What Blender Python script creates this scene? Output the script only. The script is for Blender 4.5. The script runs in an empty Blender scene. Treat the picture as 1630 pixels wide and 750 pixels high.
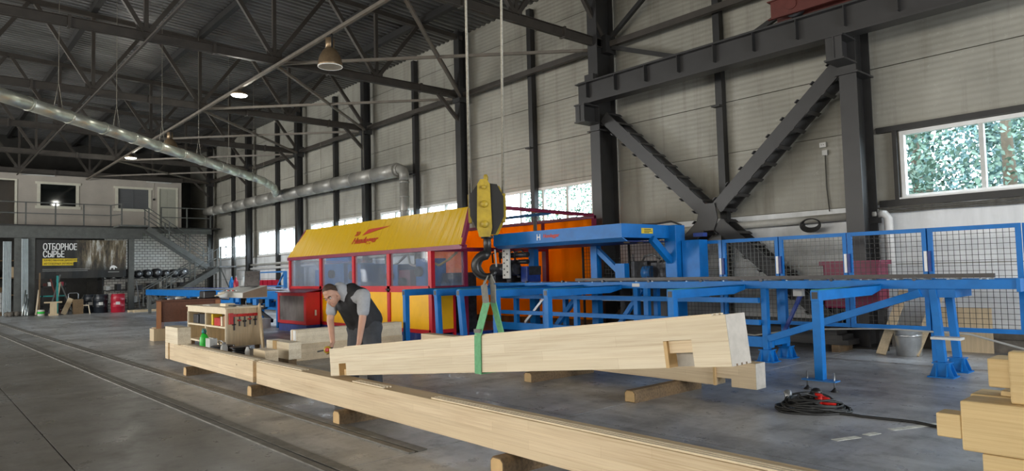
import bpy, math, random
from mathutils import Vector as V, Matrix
random.seed(7)
C = bpy.context.scene.collection
sc = bpy.context.scene
PI = math.pi

# ------------------------------------------------------------------ camera
YAW, PITCH, ROLL, CAMH, FPX = math.radians(138.5), math.radians(3.0), math.radians(1.48), 1.5, 1087.0
_fw = V((math.cos(PITCH)*math.cos(YAW), math.cos(PITCH)*math.sin(YAW), math.sin(PITCH)))
_r0 = V((math.sin(YAW), -math.cos(YAW), 0)); _u0 = _r0.cross(_fw)
_R = _r0*math.cos(ROLL) - _u0*math.sin(ROLL); _U = _r0*math.sin(ROLL) + _u0*math.cos(ROLL)
cam = bpy.data.cameras.new('camera'); camo = bpy.data.objects.new('camera', cam); C.objects.link(camo)
cam.sensor_fit = 'HORIZONTAL'; cam.sensor_width = 36; cam.lens = FPX/1630*36; cam.clip_end = 300; cam.clip_start = .05
camo.matrix_world = Matrix(((_R.x, _U.x, -_fw.x, 0), (_R.y, _U.y, -_fw.y, 0), (_R.z, _U.z, -_fw.z, CAMH), (0, 0, 0, 1)))
sc.camera = camo

# ------------------------------------------------------------------ light
sc.view_settings.view_transform = 'Standard'; sc.view_settings.look = 'None'
sc.view_settings.gamma = 1; sc.view_settings.use_curve_mapping = False
sc.view_settings.exposure = 0.2
w = bpy.data.worlds.new('sky'); sc.world = w; w.use_nodes = True
bg = w.node_tree.nodes['Background']; bg.inputs[0].default_value = (.86, .93, 1, 1); bg.inputs[1].default_value = 17.0

def area(name, loc, rot, sx, sy, power, col=(1, 1, 1)):
    l = bpy.data.lights.new(name, 'AREA'); l.shape = 'RECTANGLE'; l.size = sx; l.size_y = sy
    l.energy = power; l.color = col
    o = bpy.data.objects.new(name, l); C.objects.link(o); o.location = loc; o.rotation_euler = rot
    return o
# added daylight fill along the closed, unseen opposite wall (light leaves towards +y)
for i, x in enumerate((-38, -32, -26, -20, -14, -8, -2, 4)):
    area('daylight_side_fill', (x, -10.85, 3.6), (math.radians(90), 0, 0), 5.2, 2.4, 400, (1, .95, .86))
# added fill light behind the camera, at the closed end wall (light leaves towards -x)
area('daylight_fill', (8.8, 5.5, 2.4), (math.radians(90), 0, math.radians(90)), 5.5, 4.6, 1100, (.93, .96, 1))
# another added fill light, cooler, at the closed opposite wall before the mezzanine
area('daylight_fill', (-27, -10.8, 2.6), (math.radians(90), 0, 0), 6, 5, 1300, (.88, .94, 1))

# portals in the window openings of the long wall guide the sky light in
for x0, x1 in ((-4.5, .5), (1.4, 6.6), (-16.6, -11.87), (-22.6, -17.4), (-28.6, -23.4), (-34.6, -29.4), (-40.6, -35.4)):
    o = area('window_portal', ((x0+x1)/2, 13.55, 3.23), (math.radians(-90), 0, 0), x1-x0, 1.2, 1); o.data.cycles.is_portal = True

# ------------------------------------------------------------------ materials
def nt(name):
    m = bpy.data.materials.new(name); m.use_nodes = True
    n = m.node_tree.nodes; return m, n, m.node_tree.links, n['Principled BSDF']
def mixc(n, l, a, b, fac, mode='MIX'):
    x = n.new('ShaderNodeMix'); x.data_type = 'RGBA'; x.blend_type = mode
    for sock, val in ((x.inputs[0], fac), (x.inputs[6], a), (x.inputs[7], b)):
        if hasattr(val, 'links') or hasattr(val, 'is_linked'): l.new(val, sock)
        elif isinstance(val, (int, float)): sock.default_value = val
        else: sock.default_value = tuple(val) + (1,) if len(val) == 3 else val
    return x.outputs[2]
def ramp(n, l, fac, stops):
    r = n.new('ShaderNodeValToRGB'); e = r.color_ramp.elements
    while len(e) < len(stops): e.new(.5)
    for k, (p, c) in enumerate(stops):
        e[k].position = p; e[k].color = (c, c, c, 1) if isinstance(c, (int, float)) else tuple(c) + (1,)
    l.new(fac, r.inputs[0]); return r.outputs[0]
def noise(n, l, vec, scale, detail=4, rough=.55, stretch=None):
    if stretch:
        mp = n.new('ShaderNodeMapping'); mp.inputs['Scale'].default_value = stretch; l.new(vec, mp.inputs[0]); vec = mp.outputs[0]
    t = n.new('ShaderNodeTexNoise'); t.inputs['Scale'].default_value = scale; t.inputs['Detail'].default_value = detail
    t.inputs['Roughness'].default_value = rough; l.new(vec, t.inputs['Vector']); return t.outputs[0]
def bump(n, l, b, h, strength, dist=.01):
    x = n.new('ShaderNodeBump'); x.inputs['Strength'].default_value = strength; x.inputs['Distance'].default_value = dist
    l.new(h, x.inputs['Height']); l.new(x.outputs[0], b.inputs['Normal'])
def pm(name, col, rough=.55, metal=0, var=.18, scale=6, bmp=.05, stretch=None, dirt=None, spec=.5):
    m, n, l, b = nt(name); tc = n.new('ShaderNodeTexCoord').outputs['Object']
    f = noise(n, l, tc, scale, 5, .6, stretch)
    lo = tuple(c*(1-var) for c in col); hi = tuple(min(1, c*(1+var)) for c in col)
    c = ramp(n, l, f, [(.3, lo), (.7, hi)])
    if dirt:
        f2 = noise(n, l, tc, scale*.35, 6, .7)
        c = mixc(n, l, c, dirt, ramp(n, l, f2, [(.5, 0), (.78, .7)]))
    l.new(c, b.inputs['Base Color']); b.inputs['Roughness'].default_value = rough; b.inputs['Metallic'].default_value = metal
    b.inputs['Specular IOR Level'].default_value = spec
    if bmp: bump(n, l, b, f, bmp)
    return m
def wood_mat(name, col, dark, lam=.07, ring=1.0, board=1.1, rough=.6):
    m, n, l, b = nt(name); tc = n.new('ShaderNodeTexCoord').outputs['Object']
    g = noise(n, l, tc, 1.0, 6, .65, (1.3, 60, 60))
    g2 = noise(n, l, tc, 1.0, 3, .5, (.5, 9, 9))
    c = mixc(n, l, col, dark, ramp(n, l, g, [(.42, 0), (.66, .8*ring)]))
    c = mixc(n, l, c, tuple(min(1, x*1.12) for x in col), ramp(n, l, g2, [(.4, 0), (.7, .6)]))
    # laminated boards: finger-jointed lamellas of slightly different tone
    sep = n.new('ShaderNodeSeparateXYZ'); l.new(tc, sep.inputs[0])
    cmb = n.new('ShaderNodeCombineXYZ'); l.new(sep.outputs[0], cmb.inputs[0]); l.new(sep.outputs[2], cmb.inputs[1])
    br = n.new('ShaderNodeTexBrick'); l.new(cmb.outputs[0], br.inputs['Vector'])
    br.inputs['Color1'].default_value = (.84, .82, .78, 1); br.inputs['Color2'].default_value = (1, 1, 1, 1); br.inputs['Mortar'].default_value = (.72, .66, .55, 1)
    br.inputs['Scale'].default_value = 1; br.inputs['Mortar Size'].default_value = .0012; br.inputs['Brick Width'].default_value = board; br.inputs['Row Height'].default_value = lam
    br.offset = .37
    c = mixc(n, l, c, br.outputs[0], .8, 'MULTIPLY')
    vo = n.new('ShaderNodeTexVoronoi'); vo.inputs['Scale'].default_value = 1; mp = n.new('ShaderNodeMapping'); mp.inputs['Scale'].default_value = (1.9, 0.001, 5.2)
    l.new(tc, mp.inputs[0]); l.new(mp.outputs[0], vo.inputs['Vector'])
    c = mixc(n, l, c, (.24, .13, .06), ramp(n, l, vo.outputs['Distance'], [(.025, .8), (.07, 0)]))
    l.new(c, b.inputs['Base Color']); b.inputs['Roughness'].default_value = rough; b.inputs['Specular IOR Level'].default_value = .3
    bump(n, l, b, g, .12, .004)
    return m
def glass_mat(name, tint=(.9, .95, 1), gloss=.12, haze=0.0, hazecol=(.8, .85, .9), rough=.02):
    m = bpy.data.materials.new(name); m.use_nodes = True; n = m.node_tree.nodes; l = m.node_tree.links
    n.remove(n['Principled BSDF']); out = n['Material Output']
    tr = n.new('ShaderNodeBsdfTransparent'); tr.inputs[0].default_value = tint + (1,)
    gl = n.new('ShaderNodeBsdfGlossy'); gl.inputs['Roughness'].default_value = rough
    mx = n.new('ShaderNodeMixShader'); mx.inputs[0].default_value = gloss; l.new(tr.outputs[0], mx.inputs[1]); l.new(gl.outputs[0], mx.inputs[2])
    o = mx.outputs[0]
    if haze:
        df = n.new('ShaderNodeBsdfDiffuse'); df.inputs[0].default_value = hazecol + (1,)
        m2 = n.new('ShaderNodeMixShader'); m2.inputs[0].default_value = haze; l.new(o, m2.inputs[1]); l.new(df.outputs[0], m2.inputs[2]); o = m2.outputs[0]
        tc = n.new('ShaderNodeTexCoord').outputs['Object']
        l.new(ramp(n, l, noise(n, l, tc, 1.6, 4, .6, (1, 1, .5)), [(.3, haze*.55), (.7, min(1, haze*1.3))]), m2.inputs[0])
    l.new(o, out.inputs[0]); return m
def emit_mat(name, col, s):
    m, n, l, b = nt(name); b.inputs['Base Color'].default_value = col + (1,)
    b.inputs['Emission Color'].default_value = col + (1,); b.inputs['Emission Strength'].default_value = s; return m

M = {}
M['steel'] = pm('dark_grey_paint', (.02, .0195, .019), .5, .0, .25, 3, .03, dirt=(.035, .03, .023))
M['girder'] = pm('grey_paint', (.034, .033, .033), .45, 0, .15, 2, .03)
M['truss'] = pm('brown_grey_paint', (.046, .039, .032), .5, 0, .25, 3, .03)
M['tie'] = pm('pale_brown_paint', (.15, .13, .105), .55, 0, .2, 4, .03)
M['blue'] = pm('blue_paint', (.003, .15, .47), .42, 0, .14, 4, .02, dirt=(.004, .105, .33), spec=.3)
M['lightblue'] = pm('light_blue_paint', (.04, .2, .52), .35, 0, .1, 3, .02)
M['navy'] = pm('navy_sheet', (.01, .035, .2), .45, 0, .4, 5, .25)
M['red'] = pm('red_paint', (.55, .01, .02), .38, 0, .12, 4, .02)
M['maroon'] = pm('maroon_paint', (.2, .012, .05), .4, 0, .2, 4, .02)
M['rustred'] = pm('red_primer', (.1, .02, .014), .55, 0, .25, 4, .05)
M['yellow'] = pm('yellow_panel', (.95, .5, .002), .4, 0, .08, 3, .02)
def curtain_mat():
    m = bpy.data.materials.new('orange_curtain'); m.use_nodes = True; n = m.node_tree.nodes; l = m.node_tree.links; n.remove(n['Principled BSDF'])
    t = n.new('ShaderNodeBsdfTranslucent'); t.inputs[0].default_value = (.95, .36, .008, 1); d = n.new('ShaderNodeBsdfDiffuse'); d.inputs[0].default_value = (.9, .32, .006, 1)
    x = n.new('ShaderNodeMixShader'); x.inputs[0].default_value = .45; l.new(t.outputs[0], x.inputs[1]); l.new(d.outputs[0], x.inputs[2]); l.new(x.outputs[0], n['Material Output'].inputs[0]); return m
M['orange'] = curtain_mat()
M['white'] = pm('white_paint', (.75, .75, .73), .45, 0, .06, 5, .02)
M['offwhite'] = pm('grey_white_paint', (.55, .55, .52), .5, 0, .1, 5, .02)
M['black'] = pm('black_plastic', (.012, .012, .013), .4, 0, .3, 8, .03)
M['rubber'] = pm('black_rubber', (.02, .02, .021), .7, 0, .3, 10, .1)
M['darkmetal'] = pm('dark_machine_metal', (.05, .05, .055), .4, .5, .4, 9, .05)
M['greymetal'] = pm('grey_metal', (.32, .33, .34), .35, .7, .2, 6, .04)
M['greypaint'] = pm('grey_stair_paint', (.1, .105, .098), .55, 0, .2, 5, .04)
M['concrete_edge'] = pm('rough_plinth', (.13, .115, .095), .9, 0, .4, 5, .6)
M['pipe'] = pm('pipe_paint', (.42, .41, .37), .45, 0, .12, 6, .03)
M['cable'] = pm('black_cable', (.018, .018, .017), .5, 0, .3, 12, 0)
M['greycable'] = pm('grey_cable', (.12, .115, .1), .6, 0, .3, 12, 0)
M['pane'] = glass_mat('window_glass', (.93, .97, 1), .05)
M['acrylic'] = glass_mat('scratched_acrylic', (.88, .91, .95), .1, .16, (.6, .66, .74), .06)
M['meshglass'] = glass_mat('grey_gauze', (.5, .5, .5), .05, .7, (.3, .27, .26), .2)
M['rope'] = pm('wire_rope', (.3, .28, .23), .5, .3, .3, 60, .2)
M['slinggreen'] = pm('green_webbing', (.15, .42, .21), .75, 0, .15, 30, .15)
M['slinggrey'] = pm('grey_webbing', (.2, .2, .18), .8, 0, .15, 30, .15)
M['hookyellow'] = pm('worn_yellow_paint', (.44, .31, .025), .5, 0, .2, 14, .08, dirt=(.08, .065, .04))
M['desk'] = pm('brown_laminate', (.13, .042, .018), .45, 0, .2, 3, .02, (.5, 8, 8))
M['desk_edge'] = pm('orange_laminate', (.36, .15, .06), .45, 0, .15, 4, .02, (8, 8, .6))
M['ply'] = pm('pine_board', (.55, .43, .27), .6, 0, .14, 3, .05, (10, 10, .8))
M['plyedge'] = pm('pine_edge', (.74, .63, .45), .6, 0, .08, 6, .03)
M['spruce'] = wood_mat('spruce_glulam', (.8, .66, .46), (.6, .44, .27))
M['spruce_pale'] = wood_mat('pale_spruce_glulam', (.84, .75, .58), (.66, .53, .36))
M['spruce_end'] = pm('spruce_end_grain', (.46, .43, .38), .8, 0, .12, 14, .1)
M['spruce_warm'] = wood_mat('planed_spruce', (.8, .62, .34), (.62, .43, .2), lam=.28, board=6)
M['notch'] = pm('cut_wood', (.62, .42, .2), .7, 0, .12, 8, .05)
M['sleeper'] = pm('old_timber', (.17, .11, .055), .8, 0, .4, 5, .3, (2, 9, 9), dirt=(.09, .07, .05))
M['skin'] = pm('skin', (.52, .29, .2), .5, 0, .08, 9, .02)
M['hair'] = pm('short_brown_hair', (.06, .035, .022), .7, 0, .3, 30, .3)
M['tshirt'] = pm('light_grey_cotton', (.36, .37, .39), .85, 0, .1, 18, .25)
M['vest'] = pm('black_work_vest', (.014, .014, .016), .7, 0, .3, 10, .3)
M['trousers'] = pm('dark_grey_trousers', (.045, .048, .055), .8, 0, .3, 8, .4)
M['green'] = pm('bright_green_plastic', (.02, .5, .04), .4, 0, .1, 8, .02)
M['galv'] = pm('galvanised_steel', (.5, .53, .52), .3, .85, .18, 7, .05)
M['drumred'] = pm('red_drum_paint', (.4, .01, .03), .35, 0, .15, 5, .03)
M['drumblack'] = pm('blue_black_drum', (.012, .016, .022), .35, 0, .3, 5, .03)
M['teal'] = pm('teal_paint', (.02, .24, .22), .5, 0, .2, 6, .03)
M['leaf'] = pm('leaves', (.1, .17, .12), .6, 0, .5, 1.2, 0)
M['leaf2'] = pm('blue_green_leaves', (.1, .19, .185), .6, 0, .5, 1.2, 0)
M['trunk'] = pm('bark', (.12, .09, .06), .9, 0, .3, 6, .3)
M['grass'] = pm('outdoor_ground', (.03, .045, .015), .9, 0, .4, 1, 0)
M['lamp_on'] = emit_mat('lit_lamp', (.95, 1, .92), 9)
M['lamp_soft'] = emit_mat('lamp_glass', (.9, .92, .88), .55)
M['lampshade'] = pm('lamp_reflector', (.28, .2, .12), .35, .6, .15, 9, .02)
M['officewall'] = pm('beige_plaster', (.44, .4, .35), .8, 0, .07, 2, .04)
M['doorcream'] = pm('cream_door', (.42, .42, .35), .5, 0, .06, 3, .02)
M['trimcream'] = pm('cream_trim', (.66, .64, .53), .5, 0, .06, 5, .02)
M['darkglass'] = pm('dark_window_glass', (.006, .008, .008), .06, 0, .1, 2, 0, spec=.8)
M['blind'] = pm('grey_blind', (.11, .115, .12), .5, 0, .2, 3, .05, (.3, .3, 26))
M['bucket'] = pm('bucket_steel', (.6, .61, .6), .28, .8, .15, 8, .08)
M['tape'] = pm('worn_floor_tape', (.62, .62, .56), .8, 0, .35, 14, .05)
M['redplastic'] = pm('red_plastic', (.5, .015, .01), .4, 0, .15, 9, .02)
M['screen'] = pm('laptop_screen', (.03, .022, .022), .2, 0, .6, 9, 0, spec=.6)
M['consolegrey'] = pm('console_side', (.26, .2, .145), .5, 0, .1, 5, .02)
M['ink_white'] = pm('white_ink', (.8, .8, .78), .6, 0, .03, 5, 0)
M['ink_black'] = pm('black_ink', (.01, .01, .01), .6, 0, .03, 5, 0)
M['ink_yellow'] = pm('yellow_ink', (.7, .5, .02), .6, 0, .05, 5, 0)
M['ink_red'] = pm('red_ink', (.5, .035, .015), .5, 0, .1, 5, 0)
M['ink_grey'] = pm('grey_ink', (.25, .25, .24), .6, 0, .05, 5, 0)

def floor_mat():
    m, n, l, b = nt('worn_concrete'); tc = n.new('ShaderNodeTexCoord').outputs['Object']
    geo = n.new('ShaderNodeNewGeometry').outputs['Position']
    a = noise(n, l, geo, .55, 10, .68); f = noise(n, l, geo, 2.4, 9, .72); s = noise(n, l, geo, 1.0, 9, .7, (.32, 2.4, 1)); s2 = noise(n, l, geo, 1.0, 8, .7, (2.0, .3, 1)); fine = noise(n, l, geo, 26, 4, .65)
    c = ramp(n, l, a, [(.34, (.15, .145, .14)), (.47, (.3, .295, .29)), (.55, (.4, .4, .4)), (.66, (.5, .505, .515))])
    c = mixc(n, l, c, (.6, .6, .6), ramp(n, l, s, [(.5, 0), (.68, .55)]))
    c = mixc(n, l, c, (.13, .124, .118), ramp(n, l, s2, [(.5, 0), (.68, .6)]))
    c = mixc(n, l, c, (.12, .113, .105), ramp(n, l, f, [(.52, 0), (.68, .55)]))
    c = mixc(n, l, c, (.62, .62, .6), ramp(n, l, fine, [(.58, 0), (.72, .35)]))
    # old brown-stained strip of floor in front of the rails
    sep = n.new('ShaderNodeSeparateXYZ'); l.new(geo, sep.inputs[0])
    mr = n.new('ShaderNodeMapRange'); mr.inputs[1].default_value = 3.3; mr.inputs[2].default_value = 2.0; l.new(sep.outputs[1], mr.inputs[0])
    mu = n.new('ShaderNodeMath'); mu.operation = 'MULTIPLY'; mu.inputs[1].default_value = .72; l.new(mr.outputs[0], mu.inputs[0])
    c = mixc(n, l, c, (.14, .125, .1), mu.outputs[0])
    l.new(c, b.inputs['Base Color'])
    l.new(ramp(n, l, f, [(.35, .24), (.7, .5)]), b.inputs['Roughness'])
    b.inputs['Specular IOR Level'].default_value = .5
    bump(n, l, b, f, .18, .02); return m
M['floor'] = floor_mat()
def panel_mat():
    m, n, l, b = nt('sandwich_panel'); geo = n.new('ShaderNodeNewGeometry').outputs['Position']
    a = noise(n, l, geo, .8, 5, .6); st = noise(n, l, geo, 1.2, 5, .65, (3.5, 3.5, .22)); fine = noise(n, l, geo, 2.2, 4, .7, (5, 1, 5))
    c = ramp(n, l, a, [(.3, (.27, .262, .222)), (.7, (.37, .357, .305))])
    c = mixc(n, l, c, (.15, .135, .105), ramp(n, l, st, [(.52, 0), (.8, .65)]))
    c = mixc(n, l, c, (.56, .55, .5), ramp(n, l, fine, [(.6, 0), (.8, .4)]))
    l.new(c, b.inputs['Base Color']); b.inputs['Roughness'].default_value = .55
    wv = n.new('ShaderNodeTexWave'); wv.bands_direction = 'Z'; wv.inputs['Scale'].default_value = 2.9; wv.inputs['Distortion'].default_value = .1; l.new(geo, wv.inputs['Vector'])
    bump(n, l, b, wv.outputs['Fac'], .35, .012); return m
M['panel'] = panel_mat()
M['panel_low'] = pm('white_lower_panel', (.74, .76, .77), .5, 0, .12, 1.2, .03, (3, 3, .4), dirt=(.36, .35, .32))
def deck_mat():
    m, n, l, b = nt('roof_deck_metal'); geo = n.new('ShaderNodeNewGeometry').outputs['Position']
    a = noise(n, l, geo, 1.1, 6, .7, (1, .25, 1))
    c = ramp(n, l, a, [(.3, (.085, .084, .078)), (.7, (.21, .208, .2))])
    l.new(c, b.inputs['Base Color']); b.inputs['Roughness'].default_value = .36; b.inputs['Metallic'].default_value = .55; return m
M['deck'] = deck_mat()
def duct_mat(name, col, metal):
    m, n, l, b = nt(name); tc = n.new('ShaderNodeTexCoord').outputs['Object']
    a = noise(n, l, tc, 3, 5, .6); c = ramp(n, l, a, [(.3, tuple(x*.75 for x in col)), (.7, tuple(min(1, x*1.15) for x in col))])
    l.new(c, b.inputs['Base Color']); b.inputs['Metallic'].default_value = metal; b.inputs['Roughness'].default_value = .38
    return m
M['duct'] = duct_mat('galvanised_duct', (.7, .72, .64), .72)
M['duct_old'] = duct_mat('dusty_duct', (.3, .29, .26), .2)
def brick_mat():
    m, n, l, b = nt('white_brick'); geo = n.new('ShaderNodeNewGeometry').outputs['Position']
    sep = n.new('ShaderNodeSeparateXYZ'); l.new(geo, sep.inputs[0]); cmb = n.new('ShaderNodeCombineXYZ'); l.new(sep.outputs[1], cmb.inputs[0]); l.new(sep.outputs[2], cmb.inputs[1])
    br = n.new('ShaderNodeTexBrick'); l.new(cmb.outputs[0], br.inputs['Vector']); br.inputs['Scale'].default_value = 1
    br.inputs['Brick Width'].default_value = .27; br.inputs['Row Height'].default_value = .15; br.inputs['Mortar Size'].default_value = .012
    br.inputs['Color1'].default_value = (.72, .69, .62, 1); br.inputs['Color2'].default_value = (.85, .83, .77, 1); br.inputs['Mortar'].default_value = (.12, .1, .085, 1)
    l.new(br.outputs[0], b.inputs['Base Color']); b.inputs['Roughness'].default_value = .85
    bump(n, l, b, br.outputs[1], -.4, .02); return m
M['brick'] = brick_mat()
def hood_mat():
    m, n, l, b = nt('yellow_hood_sheet'); tc = n.new('ShaderNodeTexCoord').outputs['Object']
    a = noise(n, l, tc, 1.0, 4, .55, (5.5, .5, .5))
    b.inputs['Base Color'].default_value = (.64, .4, .01, 1); b.inputs['Roughness'].default_value = .3
    wv = n.new('ShaderNodeTexWave'); wv.bands_direction = 'X'; wv.inputs['Scale'].default_value = 1.6; wv.inputs['Distortion'].default_value = 6; wv.inputs['Detail'].default_value = 3; l.new(tc, wv.inputs['Vector'])
    bump(n, l, b, a, .9, .05); return m
M['hood'] = hood_mat()
def banner_mat():
    m, n, l, b = nt('printed_banner'); tc = n.new('ShaderNodeTexCoord').outputs['Object']
    sep = n.new('ShaderNodeSeparateXYZ'); l.new(tc, sep.inputs[0])
    tr = noise(n, l, tc, 1, 5, .7, (1, 5, .9)); gr = noise(n, l, tc, 2.2, 6, .7)
    pic = mixc(n, l, ramp(n, l, tr, [(.4, (.025, .02, .012)), (.52, (.16, .125, .07)), (.64, (.5, .5, .46))]), (.1, .06, .035), ramp(n, l, gr, [(.5, 0), (.66, .7)]))
    mr = n.new('ShaderNodeMapRange'); mr.inputs[1].default_value = -.35; mr.inputs[2].default_value = .1; l.new(sep.outputs[1], mr.inputs[0])
    mz = n.new('ShaderNodeMapRange'); mz.inputs[1].default_value = .35; mz.inputs[2].default_value = .9; l.new(sep.outputs[2], mz.inputs[0])
    mu = n.new('ShaderNodeMath'); mu.operation = 'MULTIPLY'; l.new(mr.outputs[0], mu.inputs[0]); l.new(mz.outputs[0], mu.inputs[1])
    l.new(mixc(n, l, (.012, .012, .01), pic, mu.outputs[0]), b.inputs['Base Color']); b.inputs['Roughness'].default_value = .45; return m
M['banner'] = banner_mat()

# ------------------------------------------------------------------ mesh helpers
WM = {}
class MB:
    def __init__(s): s.v = []; s.f = []; s.sm = []
    def add(s, vs, fs, smooth=False):
        o = len(s.v); s.v += [V(p) for p in vs]; s.f += [tuple(i+o for i in f) for f in fs]; s.sm += [smooth]*len(fs); return s
    def box(s, x0, x1, y0, y1, z0, z1):
        x0, x1 = min(x0, x1), max(x0, x1); y0, y1 = min(y0, y1), max(y0, y1); z0, z1 = min(z0, z1), max(z0, z1)
        return s.add([(x0,y0,z0),(x1,y0,z0),(x1,y1,z0),(x0,y1,z0),(x0,y0,z1),(x1,y0,z1),(x1,y1,z1),(x0,y1,z1)],
                     [(0,3,2,1),(4,5,6,7),(0,1,5,4),(1,2,6,5),(2,3,7,6),(3,0,4,7)])
    def prof(s, poly, p, q, up=(0, 0, 1), smooth=False, poly2=None):
        p, q, up = V(p), V(q), V(up); d = (q-p).normalized(); a = d.cross(up)
        if a.length < 1e-4: up = V((1, 0, 0)); a = d.cross(up)
        a.normalize(); u = a.cross(d); n = len(poly); poly2 = poly2 or poly
        vs = [p+a*x+u*y for x, y in poly] + [q+a*x+u*y for x, y in poly2]
        fs = [(i, i+n, (i+1) % n+n, (i+1) % n) for i in range(n)]
        o = len(s.v); s.add(vs, fs, smooth); s.f += [tuple(o+i for i in range(n)), tuple(o+n+i for i in range(n-1, -1, -1))]; s.sm += [False, False]
        return s
    def bar(s, p, q, w, h, up=(0, 0, 1)):
        return s.prof([(-w/2,-h/2),(w/2,-h/2),(w/2,h/2),(-w/2,h/2)], p, q, up)
    def ibeam(s, p, q, h, w, tf, tw, up=(0, 0, 1)):
        a, b, c = w/2, h/2, tw/2
        return s.prof([(-a,-b),(a,-b),(a,-b+tf),(c,-b+tf),(c,b-tf),(a,b-tf),(a,b),(-a,b),(-a,b-tf),(-c,b-tf),(-c,-b+tf),(-a,-b+tf)], p, q, up)
    def chan(s, p, q, h, w, t, up=(0, 0, 1), side=1):
        b = h/2; k = [(0,-b),(w,-b),(w,-b+t),(t,-b+t),(t,b-t),(w,b-t),(w,b),(0,b)]
        if side < 0: k = [(-x, y) for x, y in reversed(k)]
        return s.prof(k, p, q, up)
    def cone(s, p, q, r0, r1, n=12):
        c0 = [(math.cos(2*PI*i/n)*r0, math.sin(2*PI*i/n)*r0) for i in range(n)]; c1 = [(math.cos(2*PI*i/n)*r1, math.sin(2*PI*i/n)*r1) for i in range(n)]
        return s.prof(c0, p, q, (0.02, 0.01, 1), True, c1)
    def cyl(s, p, q, r, n=12): return s.cone(p, q, r, r, n)
    def tube(s, pts, r, n=8, closed=False):
        pts = [V(p) for p in pts]; m = len(pts); rs = r if isinstance(r, (list, tuple)) else [r]*m; rings = []; o = len(s.v); a = None
        for i, p in enumerate(pts):
            d = (pts[(i+1) % m]-pts[i-1]) if closed else (pts[min(i+1, m-1)]-pts[max(i-1, 0)])
            d.normalize()
            if a is None:
                a = d.cross(V((0, 0, 1)));
                if a.length < .05: a = d.cross(V((1, 0, 0)))
            a = (a - d*a.dot(d)).normalized(); b = a.cross(d)
            s.v += [p+(a*math.cos(2*PI*k/n)+b*math.sin(2*PI*k/n))*rs[i] for k in range(n)]
        for i in range(m if closed else m-1):
            j = (i+1) % m
            for k in range(n): s.f.append((o+i*n+k, o+i*n+(k+1) % n, o+j*n+(k+1) % n, o+j*n+k)); s.sm.append(True)
        if not closed:
            s.f.append(tuple(o+k for k in range(n-1, -1, -1))); s.f.append(tuple(o+(m-1)*n+k for k in range(n))); s.sm += [False, False]
        return s
    def lathe(s, c, pr, n=20, axis=None):
        c = V(c); o = len(s.v); ax = V(axis).normalized() if axis else V((0, 0, 1))
        e = ax.orthogonal().normalized() if axis else V((1, 0, 0)); g = ax.cross(e)
        for r, z in pr:
            s.v += [c+ax*z+(e*math.cos(2*PI*k/n)+g*math.sin(2*PI*k/n))*r for k in range(n)]
        for i in range(len(pr)-1):
            for k in range(n): s.f.append((o+i*n+k, o+i*n+(k+1) % n, o+(i+1)*n+(k+1) % n, o+(i+1)*n+k)); s.sm.append(True)
        if pr[0][0] > 1e-5: s.f.append(tuple(o+k for k in range(n-1, -1, -1))); s.sm.append(False)
        if pr[-1][0] > 1e-5: s.f.append(tuple(o+(len(pr)-1)*n+k for k in range(n))); s.sm.append(False)
        return s
    def prism(s, pts, vec):
        n = len(pts); vec = V(vec); ps = [V(p) for p in pts]
        fs = [(i, (i+1) % n, (i+1) % n+n, i+n) for i in range(n)] + [tuple(range(n-1, -1, -1)), tuple(range(n, 2*n))]
        return s.add(ps + [p+vec for p in ps], fs)
    def ball(s, c, r, n=12, sq=(1, 1, 1), mat=None):
        c = V(c); k = n//2; o = len(s.v); mat = mat or Matrix.Identity(3)
        for i in range(k+1):
            t = PI*i/k
            for j in range(n):
                p = V((math.sin(t)*math.cos(2*PI*j/n)*sq[0], math.sin(t)*math.sin(2*PI*j/n)*sq[1], math.cos(t)*sq[2]))*r
                s.v.append(c + mat @ p)
        for i in range(k):
            for j in range(n): s.f.append((o+i*n+j, o+(i+1)*n+j, o+(i+1)*n+(j+1) % n, o+i*n+(j+1) % n)); s.sm.append(True)
        return s
    def build(s, name, mat, parent=None, label=None, cat=None, group=None, kind=None, origin=None, bev=0, local=False):
        me = bpy.data.meshes.new(name)
        if parent is not None:
            inv = WM[parent].inverted(); vs = s.v if local else [inv @ p for p in s.v]; wm = WM[parent]
        else:
            if origin is None:
                xs = [p.x for p in s.v]; ys = [p.y for p in s.v]; origin = ((min(xs)+max(xs))/2, (min(ys)+max(ys))/2, min(p.z for p in s.v))
            origin = V(origin); vs = [p-origin for p in s.v]; wm = Matrix.Translation(origin)
        me.from_pydata([tuple(p) for p in vs], [], s.f); me.polygons.foreach_set('use_smooth', s.sm)
        me.materials.append(M[mat] if isinstance(mat, str) else mat); me.validate(); me.update()
        bm_fix(me)
        o = bpy.data.objects.new(name, me); C.objects.link(o)
        if parent is not None: o.parent = parent
        else: o.location = origin
        WM[o] = wm
        if bev:
            b = o.modifiers.new('bevel', 'BEVEL'); b.width = bev; b.segments = 2; b.limit_method = 'ANGLE'; b.angle_limit = math.radians(50)
        tag(o, label, cat, group, kind); return o
import bmesh
def bm_fix(me):
    bm = bmesh.new(); bm.from_mesh(me); bmesh.ops.recalc_face_normals(bm, faces=bm.faces); bm.to_mesh(me); bm.free()
def tag(o, label=None, cat=None, group=None, kind=None):
    if label: o['label'] = label
    if cat: o['category'] = cat
    if group: o['group'] = group
    if kind: o['kind'] = kind
    return o
def thing(name, label, cat, loc=(0, 0, 0), rot=None, group=None, kind=None):
    o = bpy.data.objects.new(name, None); C.objects.link(o); o.location = loc; o.empty_display_size = .2
    m = Matrix.Translation(V(loc))
    if rot is not None: o.rotation_mode = 'QUATERNION'; o.rotation_quaternion = rot.to_quaternion(); m = m @ rot.to_4x4()
    WM[o] = m; tag(o, label, cat, group, kind); return o
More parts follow.
